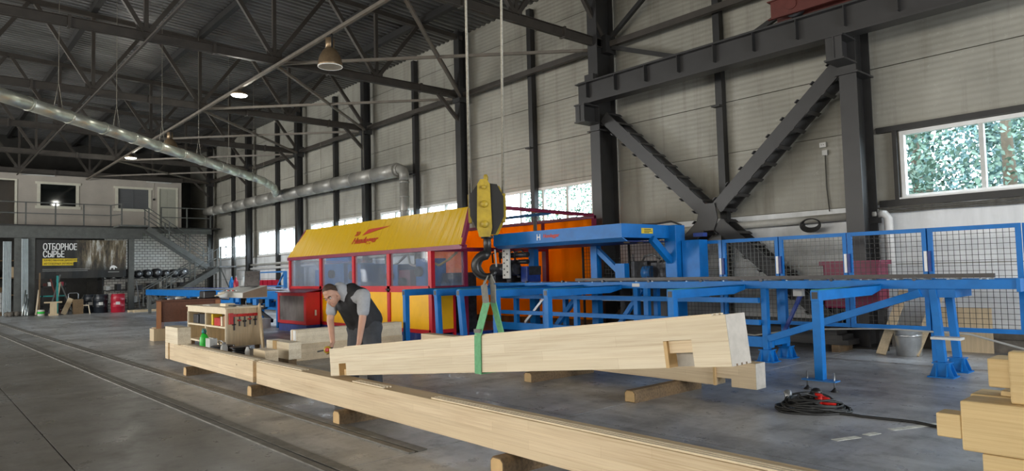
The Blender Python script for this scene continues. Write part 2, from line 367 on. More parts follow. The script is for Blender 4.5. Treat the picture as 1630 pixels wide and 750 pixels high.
def text_mesh(name, txt, size, mat, parent, loc, xdir, updir, bold=0.0, shear=0, ext=.001, xs=1.0, align='LEFT'):
    cu = bpy.data.curves.new(name, 'FONT'); cu.body = txt; cu.size = size; cu.extrude = ext; cu.offset = bold; cu.shear = shear; cu.align_x = align; cu.resolution_u = 3
    t = bpy.data.objects.new(name, cu); C.objects.link(t); bpy.context.view_layer.update()
    me = bpy.data.meshes.new_from_object(t.evaluated_get(bpy.context.evaluated_depsgraph_get())); bpy.data.objects.remove(t); bpy.data.curves.remove(cu)
    x = V(xdir).normalized(); u = V(updir).normalized(); z = x.cross(u); m = Matrix(((x.x*xs, u.x, z.x, loc[0]), (x.y*xs, u.y, z.y, loc[1]), (x.z*xs, u.z, z.z, loc[2]), (0, 0, 0, 1)))
    me.transform(WM[parent].inverted() @ m); me.materials.clear(); me.materials.append(M[mat])
    o = bpy.data.objects.new(name, me); C.objects.link(o); o.parent = parent; WM[o] = WM[parent]; return o
def copy_tree(o, loc, label=None, parent=None):
    c = o.copy(); C.objects.link(c); c.parent = parent
    if parent is None: c.location = loc
    if label: c['label'] = label
    for ch in o.children: copy_tree(ch, None, None, c)
    WM[c] = Matrix.Translation(V(loc)) if loc is not None else WM[parent]
    return c
ORD = ['first', 'second', 'third', 'fourth', 'fifth', 'sixth', 'seventh', 'eighth', 'ninth', 'tenth', 'eleventh', 'twelfth']
# ================================================================== SETTING
XN, XF, YW, YL, XE = 9.0, -46.0, 13.4, -11.0, -42.0     # near wall, far end, long wall face, opposite wall, office front
def zroof(y): return 9.2 + .05*(13.4-(y if y > 1 else 2-y))

# ---- floor: slabs with recessed joints over a base
fl = MB().box(XF, XN, YL, YW+.2, -.25, -.02).build('floor', 'floor', kind='structure', origin=(0, 0, -.25))
xb = [XF, -35, -29, -23, -17, -11, -4.95, 1, XN]; yb = [YL, -5, 1.02, 5.1, 9.2, YW]
for i in range(len(xb)-1):
    for j in range(len(yb)-1):
        g = .006
        MB().box(xb[i]+g, xb[i+1]-g, yb[j]+g, yb[j+1]-g, -.02, 0).build('slab', 'floor', fl)
def floor_rail(y0, y1, x1, lab):
    t = thing('floor_rail', lab, 'rail', (-12, (y0+y1)/2, 0), group='rails let into the floor')
    k = (y1-y0)/(-5+17.2); f = lambda x: y0+(x+17.2)*k
    for off, wd, ht, nm, mt in ((-.06, .06, .014, 'rail_edge', 'railsteel'), (.05, .09, .01, 'rail_edge', 'railsteel'), (-.01, .045, .003, 'groove', 'black')):
        MB().bar((-34, f(-34)+off, ht/2), (x1, f(x1)+off, ht/2), wd, ht).build(nm, mt, t)
M['railsteel'] = pm('worn_rail', (.17, .16, .14), .5, .3, .4, 5, .1)
floor_rail(2.27, 2.5, -4.4, 'worn steel rail let into the floor, farther from the long beam')
floor_rail(2.99, 3.24, -4.93, 'worn steel rail let into the floor, right beside the long beam')

# ---- long wall: sandwich panels on a backing, plinth below
wall = thing('wall_right', 'long side wall of pale horizontal sandwich panels', None, (0, YW, 0), kind='structure')
cols = [-5-6*i for i in range(7)]
bays = [(1, -5), (-5, -11), (-11, -17), (-17, -23), (-23, -29), (-29, -35), (-35, -41), (-41, -46)]
bays = [(7, 1)] + bays
win = {(1, -5): (-4.5, .5), (7, 1): (1.4, 6.6), (-11, -17): (-16.6, -11.87), (-17, -23): (-22.6, -17.4), (-23, -29): (-28.6, -23.4), (-29, -35): (-34.6, -29.4), (-35, -41): (-40.6, -35.4)}
WZ0, WZ1 = 2.62, 3.84
rows_up = [3.95, 5.08, 6.18, 7.28, 8.38, 9.25]
bk = MB()
for a, b in [(9, 7)] + bays:
    w_ = win.get((a, b))
    lo = [(.35, 1.45), (1.45, 2.55)]
    for z0, z1 in lo + list(zip(rows_up[:-1], rows_up[1:])):
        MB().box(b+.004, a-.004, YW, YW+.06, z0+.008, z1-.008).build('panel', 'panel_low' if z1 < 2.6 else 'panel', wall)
    bk.box(b, a, YW+.06, YW+.12, .0, 2.55); bk.box(b, a, YW+.06, YW+.12, 3.95, 9.3)
    if w_ is None:
        MB().box(b+.004, a-.004, YW, YW+.06, 2.555, 3.945).build('panel', 'panel', wall); bk.box(b, a, YW+.06, YW+.12, 2.55, 3.95)
    else:
        for x0, x1 in ((b, w_[0]), (w_[1], a)):
            if x1-x0 > .05:
                MB().box(x0+.004, x1-.004, YW, YW+.06, 2.555, 3.945).build('panel', 'panel', wall); bk.box(x0, x1, YW+.06, YW+.12, 2.55, 3.95)
        bk.box(w_[0], w_[1], YW, YW+.1, 2.55, WZ0); bk.box(w_[0], w_[1], YW, YW+.1, WZ1, 3.95)
bk.build('backing', 'panel', wall)
MB().box(XF, XN, YW-.1, YW+.12, 0, .35).build('plinth', 'concrete_edge', wall)
def window(k, x0, x1, npan, near):
    t = thing('window_%d' % k, None, None, (x0, YW, WZ0), kind='structure')
    fw = .07
    m = MB()
    m.box(x0, x1, YW-.03, YW+.08, WZ0, WZ0+fw).box(x0, x1, YW-.03, YW+.08, WZ1-fw, WZ1).box(x0, x0+fw, YW-.03, YW+.08, WZ0+fw, WZ1-fw).box(x1-fw, x1, YW-.03, YW+.08, WZ0+fw, WZ1-fw)
    m.build('window_frame', 'white', t)
    MB().box(x0-.03, x1+.03, YW-.1, YW-.03, WZ0-.05, WZ0+.02).build('window_sill', 'white', t)
    st = (x1-x0)/npan
    for i in range(npan):
        if i: MB().box(x0+i*st-.035, x0+i*st+.035, YW-.025, YW+.07, WZ0+fw, WZ1-fw).build('mullion', 'offwhite', t)
        MB().box(x0+i*st+(.035 if i else fw), x0+(i+1)*st-(.035 if i < npan-1 else fw), YW+.035, YW+.045, WZ0+fw, WZ1-fw).build('pane', 'pane', t)
for k, (key, (x0, x1)) in enumerate(sorted(win.items(), key=lambda q: -q[0][0])):
    window(k+1, x0, x1, 4 if key == (1, -5) else 5, key == (1, -5))

# other walls and roof
MB().box(XF, XN, YL-.1, YL, 0, 9.3).build('wall_left', 'panel', kind='structure')
MB().box(XN, XN+.1, YL-.1, YW+.3, 0, 9.9).build('wall_near', 'panel', kind='structure')
M['soot'] = pm('dark_far_wall', (.05, .047, .042), .9, 0, .2, 2, 0)
MB().box(XF-.1, XF, YL-.1, YW+.3, 0, 9.9).build('wall_far', 'soot', kind='structure')
dk = MB()
px = XF
prof_ = [(0, 0), (.09, 0), (.12, .075), (.21, .075), (.24, 0)]
xs, hs = [], []
while px < XN:
    for dx, h in prof_[:-1]: xs.append(px+dx); hs.append(h)
    px += .24
xs.append(px); hs.append(0)
vs, fs = [], []
for y in (YW+.3, 1.0, YL-.2):
    vs += [(x, y, zroof(y)+h) for x, h in zip(xs, hs)]
n_ = len(xs)
for r in range(2):
    for i in range(n_-1): fs.append((r*n_+i, r*n_+i+1, (r+1)*n_+i+1, (r+1)*n_+i))
dk.add(vs, fs)
dk.build('ceiling', 'deck', kind='structure', origin=(0, 1, 9))

# ---- columns
for i, x in enumerate(cols):
    crane = i < 2
    y0, y1, wd = (12.52, 13.16, .3) if crane else (12.88, 13.16, .26)
    lab = ['thick dark steel column at the right end of the X-brace, beside the near window', 'thick dark steel column left of the X-brace, carrying the end of the crane girder',
           'dark steel column behind the hook ropes and the hood', 'dark steel column where the duct runs past, behind the hood', 'dark steel column left of the hood, beside the far windows', 'dark steel column next to the elbow of the ceiling duct', 'farthest dark steel column beside the mezzanine'][i]
    t = thing('steel_column', lab, 'column', (x, (y0+y1)/2, 0), group='steel columns along the side wall')
    top = zroof(13)-.05
    MB().box(x-wd/2, x+wd/2, y0, y0+.025, 0, top).build('front_flange', 'steel' if not crane else 'girder', t)
    MB().box(x-wd/2, x+wd/2, y1-.025, y1, 0, top).build('back_flange', 'steel', t)
    MB().box(x-.012, x+.012, y0+.025, y1-.025, 0, top).build('web', 'steel', t)
    MB().box(x-.3, x+.3, y0-.1, y1+.1, 0, .03).build('base_plate', 'steel', t)
    if crane:
        MB().box(x-.17, x+.17, 11.98, 12.52, 5.02, 5.05).box(x-.17, x+.17, 11.98, 12.52, 5.43, 5.46).box(x-.012, x+.012, 11.98, 12.52, 5.05, 5.43).box(x-.14, x+.14, 12.0, 12.02, 5.05, 5.43).build('crane_bracket', 'girder', t)
        MB().box(x-.14, x+.14, 12.36, 12.5, 5.46, 6.25).build('girder_stop', 'girder', t)
        MB().box(x-.2, x+.2, 12.46, 13.16, 4.86, 4.89).build('stiffener', 'girder', t)
    else:
        MB().bar((x, 12.95, 6.25), (x, 12.15, 7.02), .1, .1).build('knee_brace', 'truss', t)
    MB().box(x-.18, x+.18, 12.84, 13.2, 6.85, 7.3).build('gusset', 'steel', t)
for i in range(7):
    x = 1-3-6*i if i else -2
    t = thing('wall_post', ['slim dark wall post in the near window bay', 'slim dark wall post behind the centre of the X-brace', 'slim dark wall post right of the hook ropes, above the orange enclosure', 'slim dark wall post beside the duct downpipe',
                            'slim dark wall post behind the hood between two thicker columns', 'slim dark wall post above the blue tank left of the hood', 'farthest slim dark wall post near the landing'][i], 'post', (x, 13.28, 0), group='slim wall posts between the columns')
    z0 = 0
    MB().box(x-.08, x+.08, 13.2, 13.36, z0, 9.0).build('shaft', 'steel', t)
    MB().box(x-.14, x+.14, 13.14, 13.38, 0, .02).build('base_plate', 'steel', t)
    MB().box(x-.1, x+.1, 13.05, 13.2, 4.95, 4.99).build('bracket', 'steel', t)

# girts around the right window
t = thing('window_girt', 'dark horizontal rail under and over the near window', 'girt', (-2, 13.3, 2.5))
MB().bar((-4.86, 13.33, 2.55), (.9, 13.33, 2.55), .1, .12).build('lower_rail', 'steel', t); MB().bar((-4.86, 13.33, 3.9), (.9, 13.33, 3.9), .1, .1).build('upper_rail', 'steel', t)
MB().bar((-4.56, 13.33, 2.61), (-4.56, 13.33, 3.85), .07, .07).build('jamb', 'steel', t)

# ---- trusses
def truss(x, lab):
    t = thing('roof_truss', lab, 'truss', (x, 1, 7.0), group='roof trusses')
    zc, ztop = 7.1, lambda y: zroof(y)-.28
    m = MB(); m.chan((x-.012, 13.0, zc), (x-.012, -11, zc), .22, .07, .014, side=-1); m.chan((x+.012, 13.0, zc), (x+.012, -11, zc), .22, .07, .014, side=1)
    m.build('bottom_chord', 'truss', t)
    m = MB(); m.bar((x, 13.1, ztop(13.1)), (x, 1, ztop(1)), .14, .14); m.bar((x, 1, ztop(1)), (x, -11, ztop(-11)), .14, .14); m.build('top_chord', 'truss', t)
    for k in range(9):
        y = 13-3*k
        if 0 < k < 8: MB().bar((x, y, zc+.1), (x, y, ztop(y)-.06), .09, .09, (1, 0, 0)).build('vertical', 'truss', t)
        if k < 8: MB().bar((x, y-.05, zc+.1), (x, y-1.42, ztop(y-1.5)-.06), .1, .1).build('diagonal', 'truss', t)
        if k > 0: MB().bar((x, y+.05, zc+.1), (x, y+1.42, ztop(y+1.5)-.06), .1, .1).build('diagonal', 'truss', t)
        MB().box(x-.01, x+.01, max(y-.2, -11), min(y+.2, 12.95), zc-.05, zc+.3).build('gusset', 'truss', t)
        if k < 8: MB().box(x-.09, x+.09, y-1.53, y-1.47, zc-.13, zc+.13).build('batten', 'truss', t)
tl = ['roof truss overhead joining the thick column left of the X-brace', 'large roof truss crossing from the upper left corner to the column behind the hook ropes', 'second roof truss behind the hook ropes, above the ceiling duct', 'third roof truss behind the hook ropes, crossing the ceiling duct elbow',
      'fourth roof truss behind the hook ropes, farther down the hall', 'farthest roof truss, above the office front']
for i, x in enumerate([-11, -17, -23, -29, -35, -41]): truss(x, tl[i])
# purlins and longitudinal ties
for i, y in enumerate((11.6, 10, 7, 4, 1, -2, -5)):
    MB().bar((XF+.2, y, zroof(y)-.11), (XN-.2, y, zroof(y)-.11), .16, .2).build('roof_purlin', 'steel', label=['broad dark purlin under the roof deck, nearest the side wall', 'broad dark purlin under the roof deck, second from the side wall', 'broad dark purlin under the roof deck above the lamp row', 'broad dark purlin under the deck, left of the lamp row',
        'ridge purlin under the roof deck', 'purlin left of the ridge', 'purlin far left of the ridge'][i], cat='purlin', group='roof purlins')
MB().bar((-41.8, 7, 6.93), (-6, 7, 6.93), .075, .075).build('longitudinal_tie', 'tie', label='long pale roof tie running down the hall under the trusses, carrying the lamps', cat='tie')
MB().bar((-41.8, 4, 6.97), (-8, 4, 6.97), .05, .05).build('longitudinal_tie', 'truss', label='thin roof tie left of the lamp row', cat='tie')
t = thing('eaves_tie', 'dark tie running along the side wall from column to column at truss height', 'tie', (-20, 13.0, 7.0))
for a, b in zip([1]+cols[:-1], cols): MB().bar((a-.19, 13.02, 7.08), (b+.19, 13.02, 7.08), .13, .14).build('segment', 'truss', t)
names = ['right of the hook ropes', 'over the hood', 'above the wall duct', 'beyond the duct elbow', 'in front of the office']
for i in range(5):
    a, b = -11-6*i, -17-6*i
    for (xa, xb_, w) in ((b, a, 'from the lamp tie to the nearer column'), (a, b, 'from the lamp tie to the far column')):
        MB().bar((xa+(.1 if xb_ > xa else -.1), 7.1, 7.0), (xb_-(.2 if xb_ > xa else -.2), 12.85, 7.0), .07, .07).build('roof_brace', 'tie', label='roof brace %s, %s' % (names[i], w), cat='brace', group='diagonal braces between trusses')
for i, (p, q) in enumerate((((-10.8, 13.05, 7.0), (-8.05, 13.1, 5.95)), ((-7.95, 13.1, 5.95), (-5.2, 13.05, 7.0)), ((-10.85, 13.05, 7.25), (-8.2, 13.1, 9.0)))):
    MB().bar(p, q, .09, .1).build('wall_brace', 'steel', label=['dark wall brace sloping down behind the left half of the crane girder', 'dark wall brace rising behind the red crane carriage', 'dark wall brace rising to the roof from the crane column'][i], cat='brace')

# ---- X portal brace in the bay between the thick columns
xb_t = thing('portal_brace', 'big dark X-brace of twin channels with battens between the two thick columns', 'brace', (-8, 12.85, 0))
cx, cz = -8.0, 2.55
for (ex, ez) in ((-10.82, 5.2), (-5.2, 5.1), (-10.8, .1), (-5.2, .1)):
    d = V((ex-cx, 0, ez-cz)).normalized(); nrm = V((-d.z, 0, d.x)); p0 = V((cx, 0, cz))+d*.25; p1 = V((ex, 0, ez))
    for yy, sd in ((12.66, 1), (13.06, -1)):
        a = p0+V((0, yy, 0)); b = p1+V((0, yy, 0))
        MB().prof([(-.02, -.14), (.02, -.14), (.02, .14), (-.02, .14)], a, b, nrm).build('channel', 'girder' if sd > 0 else 'steel', xb_t)
    L = (p1-p0).length; k = int(L/.42)
    for j in range(k+1):
        c = p0 + d*(.1+j*(L-.2)/k)
        for s_ in (-1, 1):
            MB().bar(c+nrm*(.165*s_)+V((0, 12.6, 0)), c+nrm*(.165*s_)+V((0, 13.1, 0)), .08, .016, nrm).build('batten', 'girder', xb_t)
MB().prism([(cx-.24, 12.6, cz+.06), (cx-.16, 12.6, cz+.27), (cx+.16, 12.6, cz+.27), (cx+.22, 12.6, cz-.06), (cx+.12, 12.6, cz-.3), (cx-.16, 12.6, cz-.3), (cx-.3, 12.6, cz-.14)], (0, .03, 0)).build('centre_gusset', 'girder', xb_t)

# ---- crane girder, carriage and bridge
cg = thing('crane_girder', 'long grey steel crane girder with web stiffeners resting on the column brackets', 'girder', (-5, 12.22, 5.46))
gx0, gx1, gy = -11.22, 8.5, 12.22
MB().box(gx0, gx1, gy-.16, gy+.16, 5.46, 5.49).build('bottom_flange', 'girder', cg)
MB().box(gx0, gx1, gy-.008, gy+.008, 5.49, 5.97).build('web', 'girder', cg)
MB().box(gx0, gx1, gy-.13, gy+.13, 5.97, 5.995).build('top_flange', 'girder', cg)
MB().bar((gx0, gy, 6.02), (gx1, gy, 6.02), .05, .05).build('crane_rail', 'steel', cg)
x = gx0+.35
while x < gx1:
    for s_ in (-1, 1): MB().box(x-.008, x+.008, gy+s_*.008, gy+s_*.12, 5.62, 5.97).build('stiffener', 'steel', cg)
    x += .86
cr = thing('bridge_crane', 'red crane end carriage standing on the grey girder at the upper right', 'crane', (-4.4, 12.2, 6.06))
MB().box(-6.15, -2.6, 12.08, 12.1, 6.1, 6.42).box(-6.15, -2.6, 12.32, 12.34, 6.1, 6.42).box(-6.2, -2.55, 12.04, 12.38, 6.42, 6.44).box(-6.2, -2.55, 12.04, 12.1, 6.085, 6.1).box(-6.2, -2.55, 12.32, 12.38, 6.085, 6.1).build('end_carriage', 'rustred', cr)
for x in (-5.75, -3.0):
    MB().cyl((x, 12.14, 6.22), (x, 12.28, 6.22), .17, 20).build('wheel', 'darkmetal', cr)
    MB().cyl((x, 12.05, 6.27), (x, 12.08, 6.27), .1, 16).build('hub', 'rustred', cr)
MB().box(-4.6, -3.9, -10.5, 12.3, 6.44, 7.0).build('bridge_girder', 'rustred', cr)
MB().box(-4.75, -3.75, 2.9, 4.1, 6.1, 6.44).build('hoist_trolley', 'rustred', cr)
# ================================================================== MEZZANINE, OFFICE, STAIR
MZ = 4.36
mz = thing('mezzanine', 'dark steel mezzanine deck with a deep edge beam under the office', 'mezzanine', (-43, 3, 3.7))
MB().box(XF+.05, -40.0, YL+.05, 13.25, MZ-.06, MZ).build('deck', 'steel', mz)
MB().ibeam((-40.1, YL+.1, 4.0), (-40.1, 9.3, 4.0), .58, .22, .03, .02).build('edge_beam', 'greypaint', mz)
MB().ibeam((-40.1, 9.3, 4.16), (-40.1, 12.8, 4.16), .26, .2, .03, .02).build('edge_beam', 'greypaint', mz)
for y in (-8, -2): MB().ibeam((-45.9, y, 4.1), (-40.25, y, 4.1), .36, .2, .02, .015).build('joist', 'steel', mz)
for y, lab in ((3.9, 'dark mezzanine column between two pale corrugated sheets'), (4.44, 'dark mezzanine column at the left edge of the banner'), (8.74, 'grey mezzanine column in front of the white brick wall'), (-2, 'mezzanine column far left'), (-8, 'mezzanine column farthest left')):
    t = thing('mezzanine_column', lab, 'column', (-40.1, y, 0), group='columns under the mezzanine')
    MB().ibeam((-40.1, y, .02), (-40.1, y, 3.7), .26, .26, .02, .015, (1, 0, 0)).build('shaft', 'greypaint', t); MB().box(-40.3, -39.9, y-.2, y+.2, 0, .02).build('base_plate', 'steel', t)
# office front wall with openings as pieces
ow = thing('wall_office', 'beige office front on the mezzanine', None, (XE, 5, MZ), kind='structure')
ops = [(2.6, 3.95, MZ, 6.72), (4.98, 6.57, 5.48, 6.6), (8.5, 10.04, 5.48, 6.58), (10.56, 11.48, MZ, 6.7)]
def wallstrip(y0, y1, z0, z1): MB().box(XE-.12, XE, y0, y1, z0, z1).build('wall_piece', 'officewall', ow)
y = YL+.1; TOPO = 7.08
for (a, b, z0, z1) in ops:
    wallstrip(y, a, MZ, TOPO)
    if z0 > MZ: wallstrip(a, b, MZ, z0)
    wallstrip(a, b, z1, TOPO); y = b
wallstrip(y, 11.75, MZ, TOPO)
MB().box(-45.8, XE-.12, 11.63, 11.75, MZ, TOPO).build('side_wall', 'officewall', ow); MB().box(-45.8, XE, YL+.1, 11.75, TOPO, TOPO+.06).build('office_roof', 'soot', ow)
MB().box(-44.0, -43.95, YL+.1, 11.6, MZ, TOPO).build('inner_partition', 'officewall', ow)
for k, (a, b, z0, z1, gm) in enumerate(((4.98, 6.57, 5.48, 6.6, 'darkglass'), (8.5, 10.04, 5.48, 6.58, 'blind'))):
    t = thing('window_%d' % (20+k), None, None, (XE, (a+b)/2, z0), kind='structure')
    m = MB()
    m.box(XE, XE+.04, a-.12, a+.02, z0-.1, z1+.1).box(XE, XE+.04, b-.02, b+.12, z0-.1, z1+.1).box(XE, XE+.05, a-.2, b+.2, z1, z1+.12).box(XE, XE+.06, a-.2, b+.2, z0-.14, z0)
    m.build('window_frame', 'trimcream', t)
    MB().box(XE-.06, XE-.05, a, b, z0, z1).build('pane', gm, t)
    if k: MB().box(XE-.05, XE-.03, (a+b)/2-.015, (a+b)/2+.015, z0, z1).build('mullion', 'blind', t)
t = thing('door_1', None, None, (XE, 11.02, MZ), kind='structure')
MB().box(XE-.06, XE-.02, 10.56, 11.48, MZ, 6.7).build('door_leaf', 'doorcream', t)
for a, b, c, d in ((10.66, 10.98, 4.5, 5.4), (11.06, 11.38, 4.5, 5.4), (10.66, 10.98, 5.55, 6.6), (11.06, 11.38, 5.55, 6.6)): MB().box(XE-.02, XE-.005, a, b, c, d).build('door_panel', 'doorcream', t)
MB().box(XE, XE+.04, 10.48, 10.58, MZ, 6.78).box(XE, XE+.04, 11.46, 11.56, MZ, 6.78).box(XE, XE+.04, 10.58, 11.46, 6.68, 6.78).build('door_frame', 'trimcream', t)
MB().cyl((XE-.02, 10.64, 5.35), (XE+.05, 10.64, 5.35), .02, 8).build('door_handle', 'darkmetal', t)
t = thing('door_2', None, None, (XE, 3.3, MZ), kind='structure')
MB().box(XE, XE+.04, 3.93, 4.03, MZ, 6.78).box(XE, XE+.04, 2.5, 2.62, MZ, 6.78).box(XE, XE+.04, 2.62, 3.93, 6.7, 6.78).build('door_frame', 'trimcream', t)
MB().prism([(XE-.03, 2.62, MZ+.02), (XE-.03, 2.66, MZ+.02), (XE-.03-.0, 2.66, 6.68), (XE-.03, 2.62, 6.68)], (-.9, 0, 0)).build('door_leaf', 'doorcream', t)
MB().box(XE, XE+.1, 9.9, 11.2, 7.0, 7.06).build('wall_light_batten', 'offwhite', label='slim batten lamp on top of the office front above the cream door', cat='batten')
MB().box(XE, XE+.1, 4.2, 5.6, 7.0, 7.06).build('wall_light_batten', 'offwhite', label='slim batten lamp on top of the office front above the dark window', cat='batten')
t = thing('light_switch', 'small dark switch with a pale conduit on the office front between blind and door', 'switch', (XE, 10.3, 6.05))
MB().box(XE, XE+.05, 10.25, 10.36, 6.0, 6.1).build('box', 'black', t); MB().cyl((XE+.02, 10.3, 6.1), (XE+.02, 10.3, 6.98), .012, 6).build('conduit', 'trimcream', t)
# railing
def railing(name, lab, pts, posts, z0=MZ, grp='mezzanine railings'):
    t = thing(name, lab, 'railing', pts[0], group=grp)
    for a, b in zip(pts[:-1], pts[1:]):
        for h in (1.08, .55): MB().bar(V(a)+V((0, 0, h)), V(b)+V((0, 0, h)), .045, .045).build('rail', 'greypaint', t)
    for p in posts: MB().bar(V(p), V(p)+V((0, 0, 1.1)), .06, .06).build('railing_post', 'greypaint', t)
yy = [7.8-1.2*k for k in range(15)]
railing('mezzanine_railing', 'grey steel railing along the mezzanine edge above the banner', [(-40.06, YL+.2, MZ), (-40.06, 7.8, MZ), (-39.1, 8.1, MZ)], [(-40.06, y, MZ) for y in yy] + [(-39.1, 8.1, MZ)])
railing('mezzanine_railing', 'grey steel railing in front of the cream office door', [(-40.1, 10.2, MZ), (-40.1, 12.8, MZ)], [(-40.1, 10.2, MZ), (-40.1, 11.5, MZ), (-40.1, 12.75, MZ)])
# stair: upper flight, landing, lower flight
st = thing('steel_stair', 'grey steel stair with two flights and a landing leading up to the office', 'stair', (-38.6, 10.8, 0))
MB().box(-40.0, -38.5, 7.9, 9.25, MZ-.1, MZ-.02).build('top_platform', 'greypaint', st)
def flight(x0, x1, ya, za, yb_, zb, n):
    d = V((0, yb_-ya, zb-za)); off = V((0, 0, -.12))
    for x in (x0, x1):
        MB().bar(V((x, ya, za))+off, V((x, yb_, zb))+off, .06, .26).build('stringer', 'greypaint', st)
        for h in (.95, .5): MB().bar(V((x, ya, za+h)), V((x, yb_, zb+h)), .04, .04).build('handrail', 'greypaint', st)
        for f in (0.02, .34, .67, .98):
            p = V((x, ya, za))+d*f; MB().bar(p, p+V((0, 0, .97)), .05, .05).build('railing_post', 'greypaint', st)
    for k in range(n):
        p = V((0, ya, za))+d*((k+.5)/n); MB().box(x0+.03, x1-.03, p.y-.13, p.y+.13, p.z-.02, p.z+.015).build('tread', 'steel', st)
flight(-39.5, -38.7, 9.2, MZ-.05, 12.25, 2.2, 12)
MB().box(-39.7, -37.0, 12.2, 13.15, 2.1, 2.17).build('landing', 'greymetal', st)
for x in (-37.1, -39.5):
    for y in (12.3, 13.05): MB().bar((x, y, 0), (x, y, 3.2 if x > -38 else 2.1), .07, .07).build('landing_post', 'greypaint', st)
MB().bar((-37.1, 12.3, 2.75), (-37.1, 13.05, 2.75), .05, .05).build('landing_rail', 'greypaint', st); MB().bar((-37.1, 12.3, 3.18), (-37.1, 13.05, 3.18), .05, .05).build('landing_rail', 'greypaint', st)
MB().bar((-37.1, 12.3, 2.1), (-37.1, 12.9, .6), .05, .05).build('landing_brace', 'greypaint', st)
flight(-37.9, -37.1, 12.2, 2.15, 8.75, .12, 12)
# white brick wall and dark partition beneath the mezzanine
MB().box(-42.8, -42.6, 8.0, 13.38, 0, 4.28).build('wall_brick', 'brick', kind='structure')
MB().box(-42.8, -42.65, 4.9, 6.0, 0, 4.28).box(-42.8, -42.65, 7.2, 8.0, 0, 4.28).box(-42.8, -42.65, 6.0, 7.2, 2.2, 4.28).build('wall_partition', 'soot', kind='structure')
# ---- banner
bn = thing('banner', 'dark printed banner with white lettering hung under the mezzanine edge', 'banner', (-39.93, 6.55, 1.72))
m = MB(); NB = 24
vs = []; 
for i in range(NB+1):
    y = 4.62+i*(8.48-4.62)/NB
    for z in (1.72, 3.62): vs.append((-39.93+.03*math.sin(i*.9)*(1 if z < 2 else .3), y, z))
m.add(vs, [(2*i, 2*i+2, 2*i+3, 2*i+1) for i in range(NB)]); m.add([V(v)-V((.01, 0, 0)) for v in vs], [(2*i+1, 2*i+3, 2*i+2, 2*i) for i in range(NB)])
m.build('banner_sheet', 'banner', bn)
XB = -39.86
for o_ in (0, .018):
    text_mesh('lettering', 'ОТБОРНОЕ', .45, 'ink_white', bn, (XB+o_*.02, 4.86+o_, 3.12), (0, 1, 0), (0, 0, 1), 0, xs=.57)
    text_mesh('lettering', 'СЫРЬЕ', .45, 'ink_white', bn, (XB+o_*.02, 4.86+o_, 2.76), (0, 1, 0), (0, 0, 1), 0, xs=.57)
MB().box(XB-.02, XB-.005, 4.86, 6.3, 2.53, 2.7).box(XB-.02, XB-.005, 4.86, 6.14, 2.36, 2.53).build('yellow_strip', 'ink_yellow', bn)
text_mesh('lettering', 'КАЧЕСТВЕННАЯ ДРЕВЕСИНА', .135, 'ink_black', bn, (XB, 4.92, 2.57), (0, 1, 0), (0, 0, 1), 0, xs=.74)
text_mesh('lettering', 'ИЗ СЕВЕРНЫХ РЕГИОНОВ', .135, 'ink_black', bn, (XB, 4.92, 2.4), (0, 1, 0), (0, 0, 1), 0, xs=.74)
for k in range(2): MB().box(XB-.015, XB-.01, 4.86, 6.85-.1*k, 2.16-.08*k, 2.185-.08*k).build('small_print', 'ink_grey', bn)
MB().prism([(XB, 7.72+a, 2.12+b) for a, b in ((0, 0), (.05, 0), (.06, .07), (.16, .08), (.17, 0), (.22, 0), (.24, .1), (.33, .06), (.34, .11), (.26, .18), (.18, .22), (.08, .2), (.02, .13))], (.005, 0, 0)).build('bear_emblem', 'ink_white', bn)
MB().box(XB, XB+.005, 7.65, 8.15, 1.98, 2.02).build('emblem_caption', 'ink_grey', bn)
# ---- pale sheets leaning at the left
def corr_sheet(lab, y0, y1, x0, x1, zt, mat):
    n = 24; vs = []
    for i in range(n+1):
        y = y0+(y1-y0)*i/n; o = .02*(1 if (i//2) % 2 else -1)
        vs += [(x0+o, y, .01), (x1+o, y, zt), (x0+o-.012, y, .01), (x1+o-.012, y, zt)]
    fs = []
    for i in range(n):
        a = 4*i; fs += [(a, a+4, a+5, a+1), (a+2, a+3, a+7, a+6), (a, a+2, a+6, a+4), (a+1, a+5, a+7, a+3)]
    fs += [(0, 1, 3, 2), (4*n, 4*n+2, 4*n+3, 4*n+1)]
    MB().add(vs, fs).build('corrugated_sheet', mat, label=lab, cat='sheet', group='corrugated sheets by the storage opening')
M['sheetwhite'] = pm('pale_sheet', (.5, .56, .58), .4, .2, .1, 4, .03)
corr_sheet('pale corrugated sheet left of the dark mezzanine column, upright in the storage opening', 3.36, 3.7, -40.35, -40.45, 3.55, 'sheetwhite')
corr_sheet('pale corrugated sheet between two mezzanine columns, reaching down to the floor', 4.02, 4.29, -39.6, -39.85, 3.66, 'sheetwhite')
# storage beyond: timber shelves, tank
t = thing('storage_shelf', 'dim wooden storage shelf in the opening at the left edge', 'shelf', (-44.5, 2.4, 0))
for z in (.9, 1.8, 2.7): MB().box(-45, -44, .8, 4.4, z, z+.06).build('shelf_board', 'sleeper', t)
for y in (.85, 4.35): MB().box(-45, -44.9, y-.05, y+.05, 0, 3.3).box(-44.1, -44, y-.05, y+.05, 0, 3.3).build('upright', 'sleeper', t)
for k in range(6): MB().box(-44.8, -44.1, 1.0+.55*k, 1.45+.55*k, [.96, 1.86][k % 2], [1.35, 2.4][k % 2]).build('stored_timber', 'ply' if k % 2 else 'sleeper', label='%s pale timber bundle on the dim storage shelf, counted from the left' % ORD[k], cat='timber', group='timber bundles on the storage shelf')
t = thing('liquid_tank', 'white liquid tank in a wire cage at the far left edge', 'tank', (-41.5, 3.0, 0))
MB().box(-42, -41, 2.5, 3.4, .15, 1.1).build('tank_body', 'offwhite', t, bev=.05)
